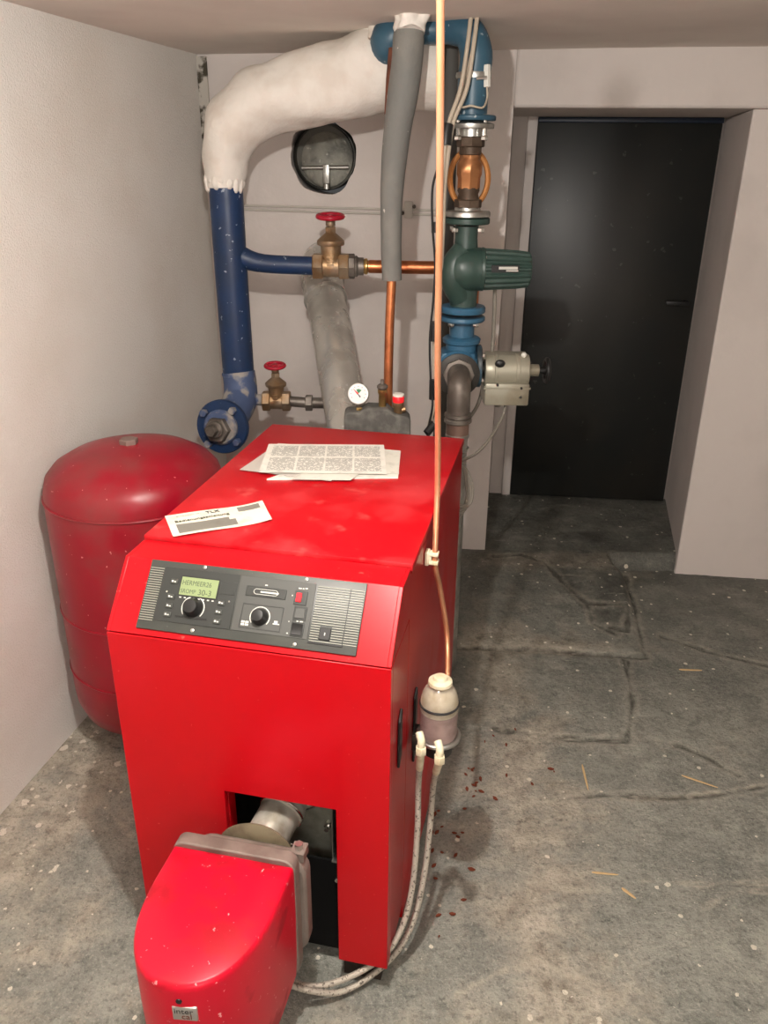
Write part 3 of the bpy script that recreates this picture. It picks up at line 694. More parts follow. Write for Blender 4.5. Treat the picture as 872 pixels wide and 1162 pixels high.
# ------------------------------------------------------------------ expansion tank
TC = Vector((-.71, 2.155, 0)); TR = .25
tank = thing('expansion_tank', TC, 'large dusty red expansion vessel standing between the left wall and the boiler', 'tank')
MB().lathe(TC, (0, 0, 1), [(.10, .095), (.19, .105), (.232, .135), (.247, .18), (TR, .22), (TR, .80), (TR-.002, .85), (.238, .885), (.215, .912), (.17, .938), (.11, .956), (.05, .963), (.02, .964)], 64).build('vessel', m_tank, tank, ang=60)
for z in (.83, .49, .295):
    MB().torus(TC+Vector((0, 0, z)), (0, 0, 1), TR-.001, .0045, 64, 8, flat=.8).build('weld_seam', m_tank, tank)
MB().hex(TC+Vector((-.005, .0, .958)), (0, 0, 1), .026, .02).build('top_plug', mat('plug_grey', rgb(140, 120, 112), .5, .5), tank)
for k in range(3):
    a = math.radians(30+k*120); q = TC+Vector((math.cos(a)*.17, math.sin(a)*.17, 0))
    MB().tube([q+Vector((0, 0, 0)), q+Vector((0, 0, .13))], .016, 12).build('leg', m_dark, tank)

# ------------------------------------------------------------------ blue pipework
blu = thing('blue_heating_pipe', at(266, 480, 2.9), 'thick dark blue riser pipe with a white plastered elbow running up to the ceiling', 'pipe')
V_ = lambda L: [at(*p) for p in L]
MB().tube(smooth(V_([(255, 190, 2.9), (262, 300, 2.9), (271, 425, 2.9)]), 4), .056, 32).build('riser', m_blue, blu)
MB().tube(smooth(V_([(262, 284, 2.9), (275, 292, 2.9), (300, 299, 2.9), (360, 302, 2.9)]), 5), [.036, .036, .031, .031], 24).build('side_branch', m_blue, blu)
lo = MB(); lo.tube(smooth(V_([(271, 422, 2.9), (273, 438, 2.89), (272, 455, 2.86), (262, 474, 2.78), (256, 481, 2.74)]), 5), [.0585, .060, .062, .060, .055], 28)
lo.torus(at(271, 425, 2.9), (0.03, 0, 1), .057, .004, 32, 8)
lo.tube(V_([(283, 452, 2.88), (304, 455, 2.86)]), .021, 18)
lo.build('lower_bend', m_bluegrey, blu)
fN = Vector((-.22, -.93, .12)).normalized(); fC = at(253, 484, 2.73)
flg = MB().lathe(fC-fN*.012, fN, [(.094, 0), (.095, .004), (.095, .02), (.092, .024)], 44).build('flange', m_blue, blu)
pg = MB(); pg.lathe(fC+fN*.01, fN, [(.062, 0), (.062, .012), (.055, .02)], 36); pg.build('blanking_hub', m_bluegrey, blu)
pg = MB(); pg.hex(fC+fN*.03+Vector((0, 0, -.004)), fN, .045, .03); pg.lathe(fC+fN*.058, fN, [(.03, 0), (.03, .015), (.025, .02)], 24); pg.hex(fC+fN*.075, fN, .02, .03)
pg.build('plug', m_iron, blu)
FM = axframe(fC+fN*.01, fN)
for k in range(4):
    a = math.radians(45+90*k+8); MB().hex(FM @ Vector((math.cos(a)*.077, math.sin(a)*.077, 0)), fN, .014, .022).build('flange_bolt', m_bluegrey, blu)
pw = MB()
pth = smooth(V_([(255, 213, 2.9), (254, 196, 2.9), (257, 168, 2.9), (272, 135, 2.89), (302, 113, 2.88), (345, 103, 2.87), (395, 90, 2.86), (432, 78, 2.84), (470, 76, 2.83), (500, 78, 2.83)]), 8)
pw.tube(pth, [.060, .070, .084, .098, .106, .110, .116, .128, .120, .115], 40)
pw.build('plaster_wrap', m_plaster, blu, ang=70, disp=(.016, 9))
# ragged lower edge of the wrap
rg = MB(); random.seed(3)
for k in range(16):
    a = 2*PI*k/16+random.uniform(-.1, .1); c_ = at(255, 203, 2.9); ln = random.uniform(.012, .045)
    q = c_+Vector((math.cos(a)*.055, math.sin(a)*.055, 0)); rg.ball(q+Vector((0, 0, -ln*.3)), .013, (1, 1, ln/.013*.8), 10)
rg.build('plaster_edge', m_plaster, blu, disp=(.006, 40))
sp_ = MB(); sp_.tube(smooth(V_([(398, 82, 2.85), (424, 55, 2.82), (436, 30, 2.80), (440, 15, 2.8)]), 5), [.06, .05, .045, .05], 18); sp_.build('plaster_neck', m_plaster, blu, disp=(.02, 14))
MB().tube(smooth(V_([(452, 72, 2.84), (443, 46, 2.72), (456, 35, 2.72), (480, 33, 2.72)]), 5), [.055, .06, .048, .038], 24).build('ceiling_bend', m_teal, blu, disp=(.006, 10))
# overhead teal pipe down to pump column
CX = at(528, 300, 2.65).x; CY = 2.65
def cz(y): return at(528, y, CY).z
def cpnt(y, dx=0, dy=0): return Vector((CX+dx, CY+dy, cz(y)))
ovp = thing('overhead_supply_pipe', cpnt(138), 'teal blue pipe bending down from the ceiling above the pump', 'pipe')
MB().tube(smooth([at(476, 34, 2.70), at(500, 34, 2.69), Vector((CX-.07, CY+.02, cz(33))), Vector((CX-.02, CY, cz(38))), Vector((CX+.004, CY, cz(62))), cpnt(90), cpnt(132)], 6), [.037, .037, .037, .044, .047, .046, .044], 28).build('bent_pipe', m_teal, ovp)
MB().lathe(cpnt(137), (0, 0, 1), [(.069, 0), (.071, .003), (.071, .011), (.068, .014)], 40).build('flange', m_teal, ovp)
cb = MB(); cb.torus(cpnt(86), (0, 0, 1), .049, .003, 32, 6, flat=3); cb.build('clamp_band', m_steel, ovp)
skr = MB(); random.seed(5)
pts = smooth([at(425, 45, 2.74), at(430, 24, 2.74), at(450, 17, 2.73), at(480, 16, 2.70), at(520, 17, 2.68), at(545, 18, 2.66)], 6)
skr.tube(pts, [.02, .028, .03, .028, .022, .018], 14); skr.build('ceiling_plaster', m_plaster, ovp, disp=(.02, 25))

cv = thing('check_valve', cpnt(236), 'brass check valve between silver flanges with an orange ring around it', 'valve')
MB().lathe(cpnt(146), (0, 0, 1), [(.036, -.028), (.036, 0), (.066, .0), (.067, .003), (.067, .012), (.064, .014), (.03, .022)], 40).build('upper_flange', m_steel, cv)
MB().lathe(cpnt(246), (0, 0, 1), [(.066, 0), (.07, .002), (.07, .014), (.068, .017), (.04, .019), (.038, .03)], 40).build('lower_flange', m_steel, cv)
u = MB(); u.hex(cpnt(167), (0, 0, 1), .042, cz(155)-cz(167), 8); u.hex(cpnt(176), (0, 0, 1), .034, cz(166)-cz(176), 10); u.build('upper_union', m_brown, cv)
u = MB(); u.hex(cpnt(236), (0, 0, 1), .042, cz(226)-cz(236), 8); u.lathe(cpnt(228), (0, 0, 1), [(.033, 0), (.034, .005), (.03, .02), (.034, .03), (.032, cz(213)-cz(228))], 24); u.build('lower_union', m_brown, cv)
u = MB(); u.lathe(cpnt(214), (0, 0, 1), [(.034, 0), (.034, .03), (.038, .04), (.038, .07), (.031, .08), (.031, cz(175)-cz(214))], 8); u.build('hex_body', m_hexcop, cv)
u = MB(); u.torus(cpnt(203, .002, .022), (.05, -1, .1), .058, .009, 40, 8, sx=1.0, sy=1.36, flat=1.1); u.build('ring', m_orange, cv)
for k in range(4):
    a = math.radians(40+90*k); q = cpnt(150)+Vector((math.cos(a)*.055, math.sin(a)*.055, -.01))
    MB().tube([q, q+Vector((0, 0, .055))], .006, 8).hex(q-Vector((0, 0, .012)), (0, 0, 1), .011, .012).hex(q+Vector((0, 0, .046)), (0, 0, 1), .011, .01).build('flange_bolt', m_chrome, cv)

# ------------------------------------------------------------------ circulation pump
pu = thing('circulation_pump', cpnt(352), 'dark green circulation pump with a ribbed motor pointing to the door', 'pump')
MB().lathe(cpnt(254), (0, 0, 1), [(.067, 0), (.07, .003), (.07, .016), (.067, .018)], 40).build('upper_flange', m_green, pu)
pb = MB(); pc = cpnt(305)
pb.tube([cpnt(256), cpnt(270), cpnt(290)], [.036, .035, .04], 28)
pb.tube([cpnt(300), cpnt(325), cpnt(349)], [.045, .045, .042], 28)
pb.lathe(pc+Vector((-.055, -.01, 0)), (1, 0, 0), [(.03, 0), (.052, .006), (.066, .022), (.069, .045), (.069, .075), (.066, .085), (.066, .10)], 40)
pb.tube(smooth([pc+Vector((-.01, -.02, .06)), pc+Vector((-.035, -.03, .02)), pc+Vector((-.038, -.03, -.03)), pc+Vector((-.012, -.015, -.09))], 6), [.032, .038, .04, .034], 20)
pb.build('casing', m_green, pu)
MC = pc+Vector((.045, -.01, .0)); mo = MB()
seg = 72; rings = []
for (r, hx, fin) in ((.064, 0, 0), (.066, .004, 0), (.066, .012, 0), (.064, .014, 1), (.062, .05, 1), (.058, .12, 1), (.054, .152, 1), (.046, .158, 0), (.02, .160, 0)):
    rings.append([MC+Vector((hx, math.cos(2*PI*k/seg)*(r-(.0055 if (fin and k % 4 < 2) else 0)), math.sin(2*PI*k/seg)*(r-(.0055 if (fin and k % 4 < 2) else 0)))) for k in range(seg)])
mo.quadloop(rings); mo.build('motor', m_green, pu, ang=30)
LM = frame(MC+Vector((.03, -.0625, .012)), Vector((1, .04, 0)).normalized(), Vector((0, 0, 1)), Vector((0, -1, 0)))
lbp = MB().box((0, -.012, -.004), (.085, .008, .004), LM).build('name_plate', m_black, pu)
pl_ = MB(); pl_.box((.022, -.004, .004), (.080, .004, .0045), LM); pl_.box((.045, -.010, .004), (.082, -.006, .0045), LM); pl_.build('plate_marking', m_print, lbp)
for k in range(4):
    a = math.radians(45+90*k); q = cpnt(258)+Vector((math.cos(a)*.056, math.sin(a)*.056, 0))
    MB().hex(q-Vector((0, 0, .012)), (0, 0, 1), .011, .014).build('flange_bolt', m_chrome, pu)
    q = MC+Vector((.002, math.cos(a)*.058, math.sin(a)*.058)); MB().hex(q, (1, 0, 0), .006, .014).build('motor_screw', m_steel, pu)

# ------------------------------------------------------------------ mixing valve
mv = thing('mixing_valve', cpnt(440), 'blue cast iron mixing valve below the green pump', 'valve')
MB().lathe(cpnt(354), (0, 0, 1), [(.070, 0), (.072, .003), (.072, .015), (.068, .02)], 40).build('pump_side_flange', m_bluevalve, mv)
MB().lathe(cpnt(364), (0, 0, 1), [(.068, 0), (.072, .004), (.072, .013), (.070, .016)], 40).build('valve_flange', m_bluevalve, mv)
vb = MB(); vb.tube([cpnt(362), cpnt(384)], .040, 28)
vb.lathe(cpnt(402), (0, 0, 1), [(.050, 0), (.050, .035), (.060, .04), (.062, .052), (.055, .058), (.04, .06)], 36)
vb.box((CX-.072, CY-.055, cz(437)), (CX+.048, CY+.055, cz(396)), bev=.018)
vb.lathe(cpnt(418, -.012, .0), (0, -1, 0), [(.068, 0), (.070, .055), (.062, .065)], 36)
vb.lathe(cpnt(418, .0, 0), (1, 0, 0), [(.055, 0), (.055, .05)], 30)
vb.build('body', m_bluevalve, mv)
for k in range(4):
    a = math.radians(45+90*k)
    for yy in (356,): MB().hex(cpnt(yy)+Vector((math.cos(a)*.056, math.sin(a)*.056, .012)), (0, 0, 1), .012, .012).build('flange_bolt', m_steel, mv)
    MB().hex(cpnt(364)+Vector((math.cos(a)*.056, math.sin(a)*.056, -.012)), (0, 0, 1), .010, .012).build('flange_bolt', m_chrome, mv)
fb = MB(); fb.lathe(cpnt(420, -.012, -.062), (0, -1, 0), [(.069, 0), (.070, .012), (.055, .018)], 36); fb.build('front_flange', mat('flange_dark_iron', (.035, .032, .028), .5, .3), mv)
fb = MB(); fb.lathe(cpnt(415, .050, 0), (1, 0, 0), [(.068, 0), (.07, .003), (.07, .014), (.066, .017)], 36); fb.build('side_flange', mat('flange_blackened', (.03, .04, .045), .45, col2=(.04, .09, .13), nscale=14), mv)
for k in range(4):
    a = math.radians(45+90*k); MB().hex(cpnt(415, .064, 0)+Vector((0, math.cos(a)*.057, math.sin(a)*.057)), (1, 0, 0), .009, .012).build('flange_bolt', m_chrome, mv)
# elbow down to the boiler
el = thing('return_elbow', at(513, 500, 2.40), 'grey iron elbow and union pipe dropping from the mixing valve behind the boiler', 'pipe')
ep = cpnt(418, -.012, -.075)
eb = MB(); eb.tube(smooth([ep, ep+Vector((-.002, -.05, 0)), ep+Vector((-.003, -.082, -.018)), ep+Vector((-.003, -.092, -.06)), ep+Vector((-.003, -.092, -.105))], 6), .0365, 28)
eb.hex(ep+Vector((0, -.004, 0)), (0, -1, 0), .050, .016, 8)
eb.build('elbow', m_iron, el)
e0 = ep+Vector((-.003, -.092, -.105))
MB().lathe(e0-Vector((0, 0, .03)), (0, 0, 1), [(.038, 0), (.044, .004), (.044, .012), (.039, .016), (.044, .022), (.044, .03), (.038, .034)], 28).build('union_nut', m_iron, el)
MB().lathe(e0-Vector((0, 0, .07)), (0, 0, 1), [(.036, 0), (.036, .04)], 28).build('copper_sleeve', mat('sleeve_brown', rgb(132, 108, 96), .45, .6), el)
MB().lathe(e0-Vector((0, 0, .30)), (0, 0, 1), [(.034, 0), (.034, .175), (.04, .18), (.04, .187), (.034, .19), (.034, .22), (.038, .224), (.038, .232), (.034, .236)], 28).build('steel_coupling', m_steel, el)
MB().tube([(e0.x, e0.y, .0), e0-Vector((0, 0, .295))], .034, 24).build('drop_pipe', m_steel, el)
# ------------------------------------------------------------------ valve actuator
ac = thing('valve_actuator', cpnt(455, .15, 0), 'silver grey electric actuator box with a black handwheel beside the mixing valve', 'actuator')
ax0, ax1 = CX+.078, CX+.078+.145
zt, zb_, zm = cz(401), cz(454), cz(437)
zl = MB(); cyy = CY-.005; rr0 = (zt-zm)/2
zl.lathe(Vector((ax0, cyy, (zt+zm)/2)), (1, 0, 0), [(rr0*.96, 0), (rr0, .003), (rr0, .03), (rr0*1.03, .032), (rr0*1.03, .04), (rr0, .042), (rr0, .1), (rr0*1.03, .102), (rr0*1.03, .112), (rr0, .114), (rr0, .142), (rr0*.95, .145)], 36)
zl.box((ax0+.004, cyy+.005, zm), (ax1-.002, cyy+.06, zt-.002), bev=.006)
zl.build('gear_housing', m_actu, ac)
MB().box((ax0, cyy-.06, zb_), (ax1, cyy+.06, zm+.022), bev=.005).build('terminal_box', m_actu, ac)
MB().box((ax0-.004, cyy-.063, zm+.004), (ax1+.003, cyy+.063, zm+.010)).build('cover_joint', m_actu, ac)
MB().lathe(Vector((ax1-.01, cyy, cz(419))), (1, 0, 0), [(.02, 0), (.02, .045), (.012, .047)], 20).build('shaft_sleeve', m_actu, ac)
wh = MB(); wh.tube([Vector((ax1+.03, cyy, cz(419))), Vector((ax1+.068, cyy, cz(419)))], .011, 14); wc = Vector((ax1+.062, cyy, cz(419)))
wh.torus(wc, (1, 0.0, 0), .036, .0075, 32, 10)
for k in range(4): a = PI/4+k*PI/2; wh.tube([wc, wc+Vector((0, math.cos(a)*.036, math.sin(a)*.036))], .005, 8)
wh.build('handwheel', m_black, ac)
MB().lathe(Vector((ax0-.03, cyy, cz(417))), (1, 0, 0), [(.03, 0), (.03, .012), (.02, .014), (.02, .032)], 20).build('mounting_neck', m_dark, ac)
MB().ball(Vector((ax0+.045, cyy-.05, zt-.02)), .013, (1.3, .6, 1)).build('oil_plug', m_black, ac)
MB().ball(Vector((ax1-.02, cyy-.02, zt+.002)), .009).build('cover_screw', m_white, ac)
for (x, z) in ((.04, zm+.018), (.118, zm+.008), (.118, zm-.022)): MB().lathe(Vector((ax0+x, cyy-.058, z)), (0, -1, 0), [(.005, 0), (.004, .006)], 12).build('cover_screw', m_dark, ac)
MB().hex(Vector((ax0+.05, cyy-.02, zb_-.014)), (0, 0, 1), .012, .02).build('cable_gland', m_cableg, ac)

# ------------------------------------------------------------------ gate valves
def gate_valve(px, py, Y, s, label, wcol):
    c_ = at(px, py, Y); t = thing('gate_valve', c_-Vector((0, 0, .03*s)), label, 'valve', 'bronze gate valves with red handwheels')
    b = MB(); b.hex(c_+Vector((-.062*s, 0, 0)), (1, 0, 0), .045*s, .036*s, 6); b.hex(c_+Vector((.026*s, 0, 0)), (1, 0, 0), .045*s, .036*s, 6)
    b.tube([c_+Vector((-.04*s, 0, 0)), c_+Vector((.04*s, 0, 0))], .036*s, 24)
    b.tube([c_, c_+Vector((0, 0, .03*s)), c_+Vector((0, 0, .075*s))], [.036*s, .032*s, .036*s], 24)
    b.lathe(c_+Vector((0, 0, .068*s)), (0, 0, 1), [(.044*s, 0), (.046*s, .004*s), (.046*s, .014*s), (.035*s, .024*s), (.02*s, .036*s), (.015*s, .04*s)], 24)
    for i in range(3): b.box((c_.x-.012*s, c_.y-.041*s, c_.z+(.005+.013*i)*s), (c_.x+.010*s, c_.y-.03*s, c_.z+(.010+.013*i)*s))
    b.build('body', m_bronze, t)
    g_ = MB(); g_.hex(c_+Vector((0, 0, .106*s)), (0, 0, 1), .019*s, .02*s, 6); g_.hex(c_+Vector((0, 0, .128*s)), (0, 0, 1), .016*s, .016*s, 8); g_.tube([c_+Vector((0, 0, .1*s)), c_+Vector((0, 0, .162*s))], .008*s, 12)
    g_.build('spindle', m_bronze, t)
    w = MB(); wc = c_+Vector((0, 0, .158*s)); w.torus(wc, (0.0, -.1, 1), .041*s, .008*s, 36, 10); w.lathe(wc-Vector((0, 0, .006*s)), (0, 0, 1), [(.014*s, 0), (.014*s, .012*s)], 16)
    for k in range(5): a = 2*PI*k/5+.3; w.tube([wc, wc+Vector((math.cos(a)*.04*s, math.sin(a)*.04*s, 0))], .0055*s, 8)
    w.build('handwheel', wcol, t)
    return t, c_
gv, gc = gate_valve(376, 302, 2.9, 1.02, 'larger bronze gate valve with a red handwheel on the upper blue branch pipe', m_wheel)
un = MB(); un.hex(gc+Vector((.06, 0, 0)), (1, 0, 0), .042, .022, 8); un.lathe(gc+Vector((.082, 0, 0)), (1, 0, 0), [(.034, 0), (.036, .006), (.03, .012), (.03, .03)], 20); un.build('union', m_iron, gv)
un = MB(); un.lathe(gc+Vector((.098, 0, 0)), (1, 0, 0), [(.025, 0), (.028, .006), (.022, .01), (.027, .02), (.027, .026), (.020, .03), (.020, .045)], 20); un.build('brass_adapter', m_brass, gv)
gv2, gc2 = gate_valve(314, 455, 2.86, .82, 'smaller bronze gate valve with a red handwheel low beside the blue flange', m_wheel)
un = MB(); un.tube([gc2+Vector((.04, 0, 0)), gc2+Vector((.115, 0, -.006))], .019, 18); un.hex(gc2+Vector((.105, 0, -.006)), (1, 0, 0), .030, .026, 6); un.lathe(gc2+Vector((.13, 0, -.006)), (1, 0, 0), [(.02, 0), (.02, .06)], 18); un.build('union', m_iron, gv2)

# ------------------------------------------------------------------ copper and foam pipes
c1 = gc+Vector((.13, 0, 0)); c2 = Vector((at(537, 311, 2.9).x, 2.9, gc.z-.004))
hcp = MB(); hcp.tube(smooth([c1, c1.lerp(c2, .5), c2-Vector((.03, 0, 0)), c2+Vector((0, 0, -.03)), c2+Vector((.002, 0, -.09)), c2+Vector((.002, 0, -.15))], 5), .022, 22)
tag(hcp.build('copper_pipe', m_copper), 'horizontal copper pipe running from the upper gate valve behind the pump', 'pipe')
vcp = thing('insulated_copper_pipe', at(438, 478, 2.56), 'upright copper pipe wrapped in light grey foam above the safety valves', 'pipe')
MB().tube(smooth(V_([(445, 310, 2.58), (442, 380, 2.57), (440, 478, 2.56)]), 4), .0145, 22).build('bare_end', m_copper, vcp)
MB().tube(smooth(V_([(466, 17, 2.58), (464, 45, 2.56), (460, 90, 2.55), (452, 140, 2.56), (446, 195, 2.58), (444, 250, 2.58), (445, 318, 2.58)]), 8), [.036, .043, .044, .040, .035, .032, .0315], 28).build('foam_sleeve', m_foam, vcp, disp=(.003, 12))
pf = MB(); pf.tube(smooth(V_([(467, 12, 2.57), (467, 20, 2.56), (466, 36, 2.55)]), 8), [.038, .043, .045, .044, .040], 32); pf.build('plaster_dab', m_plaster, vcp, disp=(.018, 34))
MB().tube(V_([(446, 55, 2.63), (443, 90, 2.62), (441, 130, 2.62)]), .012, 14).build('exposed_pipe', mat('rusty_pipe', rgb(110, 62, 42), .7, col2=rgb(80, 44, 30), nscale=20), vcp)
tee = MB(); q = at(441, 468, 2.56); tee.tube([q-Vector((.0, 0, .03)), q+Vector((0, 0, .02))], .02, 18); tee.tube([q, q+Vector((.045, -.02, 0))], .014, 14); tee.build('brass_tee', m_brass, vcp)
dk = MB(); dk.tube(smooth(V_([(512, 46, 2.84), (510, 150, 2.84), (505, 300, 2.86), (501, 400, 2.86), (498, 520, 2.86), (490, 700, 2.86)]), 5), [.024, .027, .026, .024, .024], 22)
tag(dk.build('foam_wrapped_pipe', m_foamd, disp=(.003, 15)), 'thin pipe in dark grey foam running down the wall behind the pump', 'pipe')
# bright oil pipe: lamp side of the boiler from ceiling to filter
clipP = ata(494, 633, .022)
op = [at(500, -30, 1.33), at(500, 80, 1.38), at(499, 250, 1.46), at(497, 400, 1.53), at(497, 540, 1.60), clipP]
flt = B(.062, .215, 0)
op += [ata(499, 665, .028), ata(505, 700, .04), ata(508, 730, .05), ata(508, 770, .062)]
oo = MB(); oo.tube(smooth(op, 7), .0062, 14); oo = oo.build('oil_supply_pipe', m_copperb)
tag(oo, 'bright copper oil pipe hanging from the ceiling past the boiler to the filter', 'pipe')
ck = ata(490, 633, .0)
CM = BM @ Matrix.Translation(BM.inverted() @ clipP)
cl = MB(); cl.box((-.021, -.012, -.016), (-.012, .012, .016), CM, bev=.002)
cl.box((-.013, -.010, .006), (.008, .010, .014), CM, bev=.002); cl.box((-.013, -.010, -.014), (.008, .010, -.006), CM, bev=.002); cl.box((-.013, -.009, -.012), (-.007, .009, .012), CM)
tag(cl.build('pipe_clip', m_cream), 'small cream plastic clip holding the copper oil pipe against the boiler side', 'clip')

# ------------------------------------------------------------------ oil filter and hoses
fi = thing('oil_filter', flt+Vector((0, 0, .5)), 'oil filter with a clear domed bowl mounted on the boiler side', 'filter')
fz = flt
MB().lathe(fz+Vector((0, 0, .552)), (0, 0, 1), [(.040, 0), (.0405, .05), (.0415, .085), (.040, .10), (.035, .118), (.026, .132), (.012, .139), (.002, .141)], 40).build('bowl', m_glass, fi)
MB().lathe(fz+Vector((0, 0, .556)), (0, 0, 1), [(.034, 0), (.034, .064), (.031, .066)], 32).build('cartridge', mat('filter_cartridge', rgb(190, 160, 152), .6, col2=rgb(160, 130, 124), nscale=30), fi)
MB().lathe(fz+Vector((0, 0, .622)), (0, 0, 1), [(.036, 0), (.037, .02), (.030, .045), (.018, .06), (.004, .064)], 32).build('dome_lining', m_cream, fi)
MB().torus(fz+Vector((0, 0, .640)), (0, 0, 1), .0405, .0028, 40, 8).build('bowl_groove', m_dark, fi)
MB().lathe(fz+Vector((0, 0, .688)), (0, 0, 1), [(.024, 0), (.026, .003), (.025, .009), (.016, .013), (.014, .018), (.004, .02)], 32).build('cap', m_cream, fi)
MB().torus(fz+Vector((0, 0, .556)), (0, 0, 1), .0445, .0055, 44, 10).build('clamp_ring', m_steel, fi)
MB().lathe(fz+Vector((0, 0, .505)), (0, 0, 1), [(.02, 0), (.032, .01), (.036, .05)], 30).build('filter_head', m_dark, fi)
MB().box((.008, .195, .52), (.03, .235, .56), BM).build('bracket', m_dark, fi)
h1 = ata(478, 850, .045); h2 = ata(499, 860, .085)
for q in (h1, h2):
    MB().hex(q+Vector((0, 0, -.012)), (0, 0, 1), .0115, .018, 6).tube(smooth([q+Vector((0, 0, .004)), q+Vector((0, .002, .02)), q+Vector((-.004, .014, .03))], 5), .008, 12).build('hose_nut', m_cream, fi)
hb = BM.inverted()
def hose(lst, top, label):
    pts = [top+Vector((0, 0, -.008))] + lst
    o = thing('oil_hose', pts[-1], label, 'hose', 'braided oil hoses')
    sp = smooth(pts, 8)
    MB().tube(sp[3:], .0068, 12).build('braided_jacket', m_hose, o)
    MB().tube(sp[0:5], .0082, 12).build('ferrule', m_cream, o)
    return o
endp = B(-.165, -.10, .135)
hose([atb(475, 890, .165), atb(474, 940, .15), atb(469, 1000, .115), atb(459, 1045, .075), atb(440, 1080, .035), atb(408, 1103, -.0), atb(372, 1117, -.035), atb(345, 1118, -.06), atb(325, 1110, -.08)], h1, 'left braided oil hose curving from the filter in front of the boiler foot')
hose([atb(492, 890, .195), atb(488, 940, .18), atb(482, 990, .15), atb(471, 1040, .11), atb(452, 1078, .065), atb(420, 1108, .015), atb(385, 1126, -.035), atb(352, 1124, -.07), atb(325, 1116, -.09)], h2, 'right braided oil hose from the filter nearer the open floor')

# ------------------------------------------------------------------ flue pipe
fl = thing('flue_pipe', at(395, 500, 2.55), 'shiny galvanised flue pipe leaning from the wall down behind the boiler', 'pipe')
f0, f1, f2 = at(366, 318, 3.22), at(376, 372, 2.98), at(402, 530, 2.40)
MB().tube([f0.lerp(f2, .10), f1, f2], [.074, .074, .066], 40).build('straight_pipe', m_flue, fl, ang=60)
k_ = MB(); d_ = (f0-f2).normalized()
k_.tube(smooth([f0.lerp(f2, .13), f0, f0+d_*.05+Vector((0, .05, .02)), f0+d_*.06+Vector((0, .10, .02))], 5), .079, 36); k_.build('wall_elbow', m_flue, fl, ang=60)
for t in (.02, .125):
    MB().torus(f0.lerp(f2, t), d_, .079, .0035, 40, 8).build('joint_ring', m_flue, fl)

# ------------------------------------------------------------------ safety group
SY = 2.37
sg = thing('safety_group', at(430, 492, SY), 'grey insulated safety group with gauge, air vent and red capped valve behind the boiler', 'safety group')
o_ = at(430, 490, SY); mpp = (at(440, 470, SY).x-at(430, 470, SY).x)/10
def sgp(px, py): q = at(px, py, SY); return (q.x, q.z)
bp = [sgp(391, 500), sgp(391, 468), sgp(394, 465), sgp(409, 465), sgp(418, 460), sgp(440, 461), sgp(447, 467), sgp(462, 470), sgp(466, 474), sgp(466, 506)]
bdy = MB(); bdy.prism(bp, frame((0, SY, 0), (1, 0, 0), (0, 0, 1), (0, -1, 0)), -.04, .03); bdy.build('insulation_block', m_insul, sg, bev=.006)
gp = at(407, 447, SY); gn = Vector((.0-gp.x*.0-.08, -1, .28)).normalized()
gg = MB(); gg.lathe(gp-gn*.022, gn, [(.027, 0), (.031, .003), (.031, .022), (.0325, .026), (.030, .028)], 36); ga = gg.build('gauge', m_steel, sg)
MB().lathe(gp+gn*.0062, gn, [(.0285, 0), (.0285, .0006)], 36).build('gauge_face', m_gauge, ga)
GM = axframe(gp+gn*.007, gn)
mk = MB(); random.seed(2)
for k in range(9):
    a = math.radians(-120+k*30); c_ = GM @ Vector((math.sin(a)*.022, -math.cos(a)*.022*-1, .0)); mk.ball(c_, .0013, seg=6)
mk.build('gauge_marks', m_black, ga)
MB().prism([(0, 0), (-.006, .013), (.002, .015), (.010, .011)], GM, 0, .0005).build('gauge_green_zone', m_ggreen, ga)
nd = MB(); nd.prism([(-.0025, -.002), (-.0165, .0155), (.0015, .002)], GM, .0006, .001); nd.build('gauge_red_hand', m_redsw, ga)
nd = MB(); nd.prism([(-.001, .001), (.0085, -.008), (.0055, -.011), (-.002, -.001)], GM, .0011, .0018); nd.build('gauge_black_hand', m_black, ga)
q = at(408, 467, SY); MB().hex(q-Vector((0, 0, .012)), (0, 0, 1), .010, .024).build('gauge_nut', m_brass, sg)
q = at(434, 463, SY); z0, z1, z2, z3 = [at(434, y, SY).z for y in (463, 442, 437, 432)]
MB().lathe(Vector((q.x, SY, z0-.01)), (0, 0, 1), [(.011, 0), (.011, z1-z0-.004), (.014, z1-z0), (.014, z1-z0+.01)], 20).build('air_vent', m_brass, sg)
MB().lathe(Vector((q.x, SY, z1)), (0, 0, 1), [(.011, 0), (.0165, .006), (.0165, .012), (.012, .016), (.006, .017), (.006, .03)], 20).build('air_vent_cap', m_iron, sg)
q = at(452, 468, SY); zz = [at(452, y, SY).z for y in (470, 456, 445)]
sv = MB(); sv.lathe(Vector((q.x, SY, zz[0]-.012)), (0, 0, 1), [(.013, 0), (.014, zz[1]-zz[0]-.004), (.017, zz[1]-zz[0]), (.017, zz[1]-zz[0]+.012)], 20); sv.tube([Vector((q.x, SY, zz[0]+.012)), Vector((q.x+.022, SY, zz[0]+.016))], .009, 12); sv.build('safety_valve', m_bronze, sg)
rc = MB().lathe(Vector((q.x, SY, zz[1])), (0, 0, 1), [(.017, 0), (.0175, .003), (.0175, .016), (.016, .018)], 20).build('red_cap', m_redsw, sg)
MB().lathe(Vector((q.x, SY, zz[1]+.018)), (0, 0, 1), [(.0165, 0), (.0165, .007), (.014, .008)], 20).build('cap_top', m_white, sg)

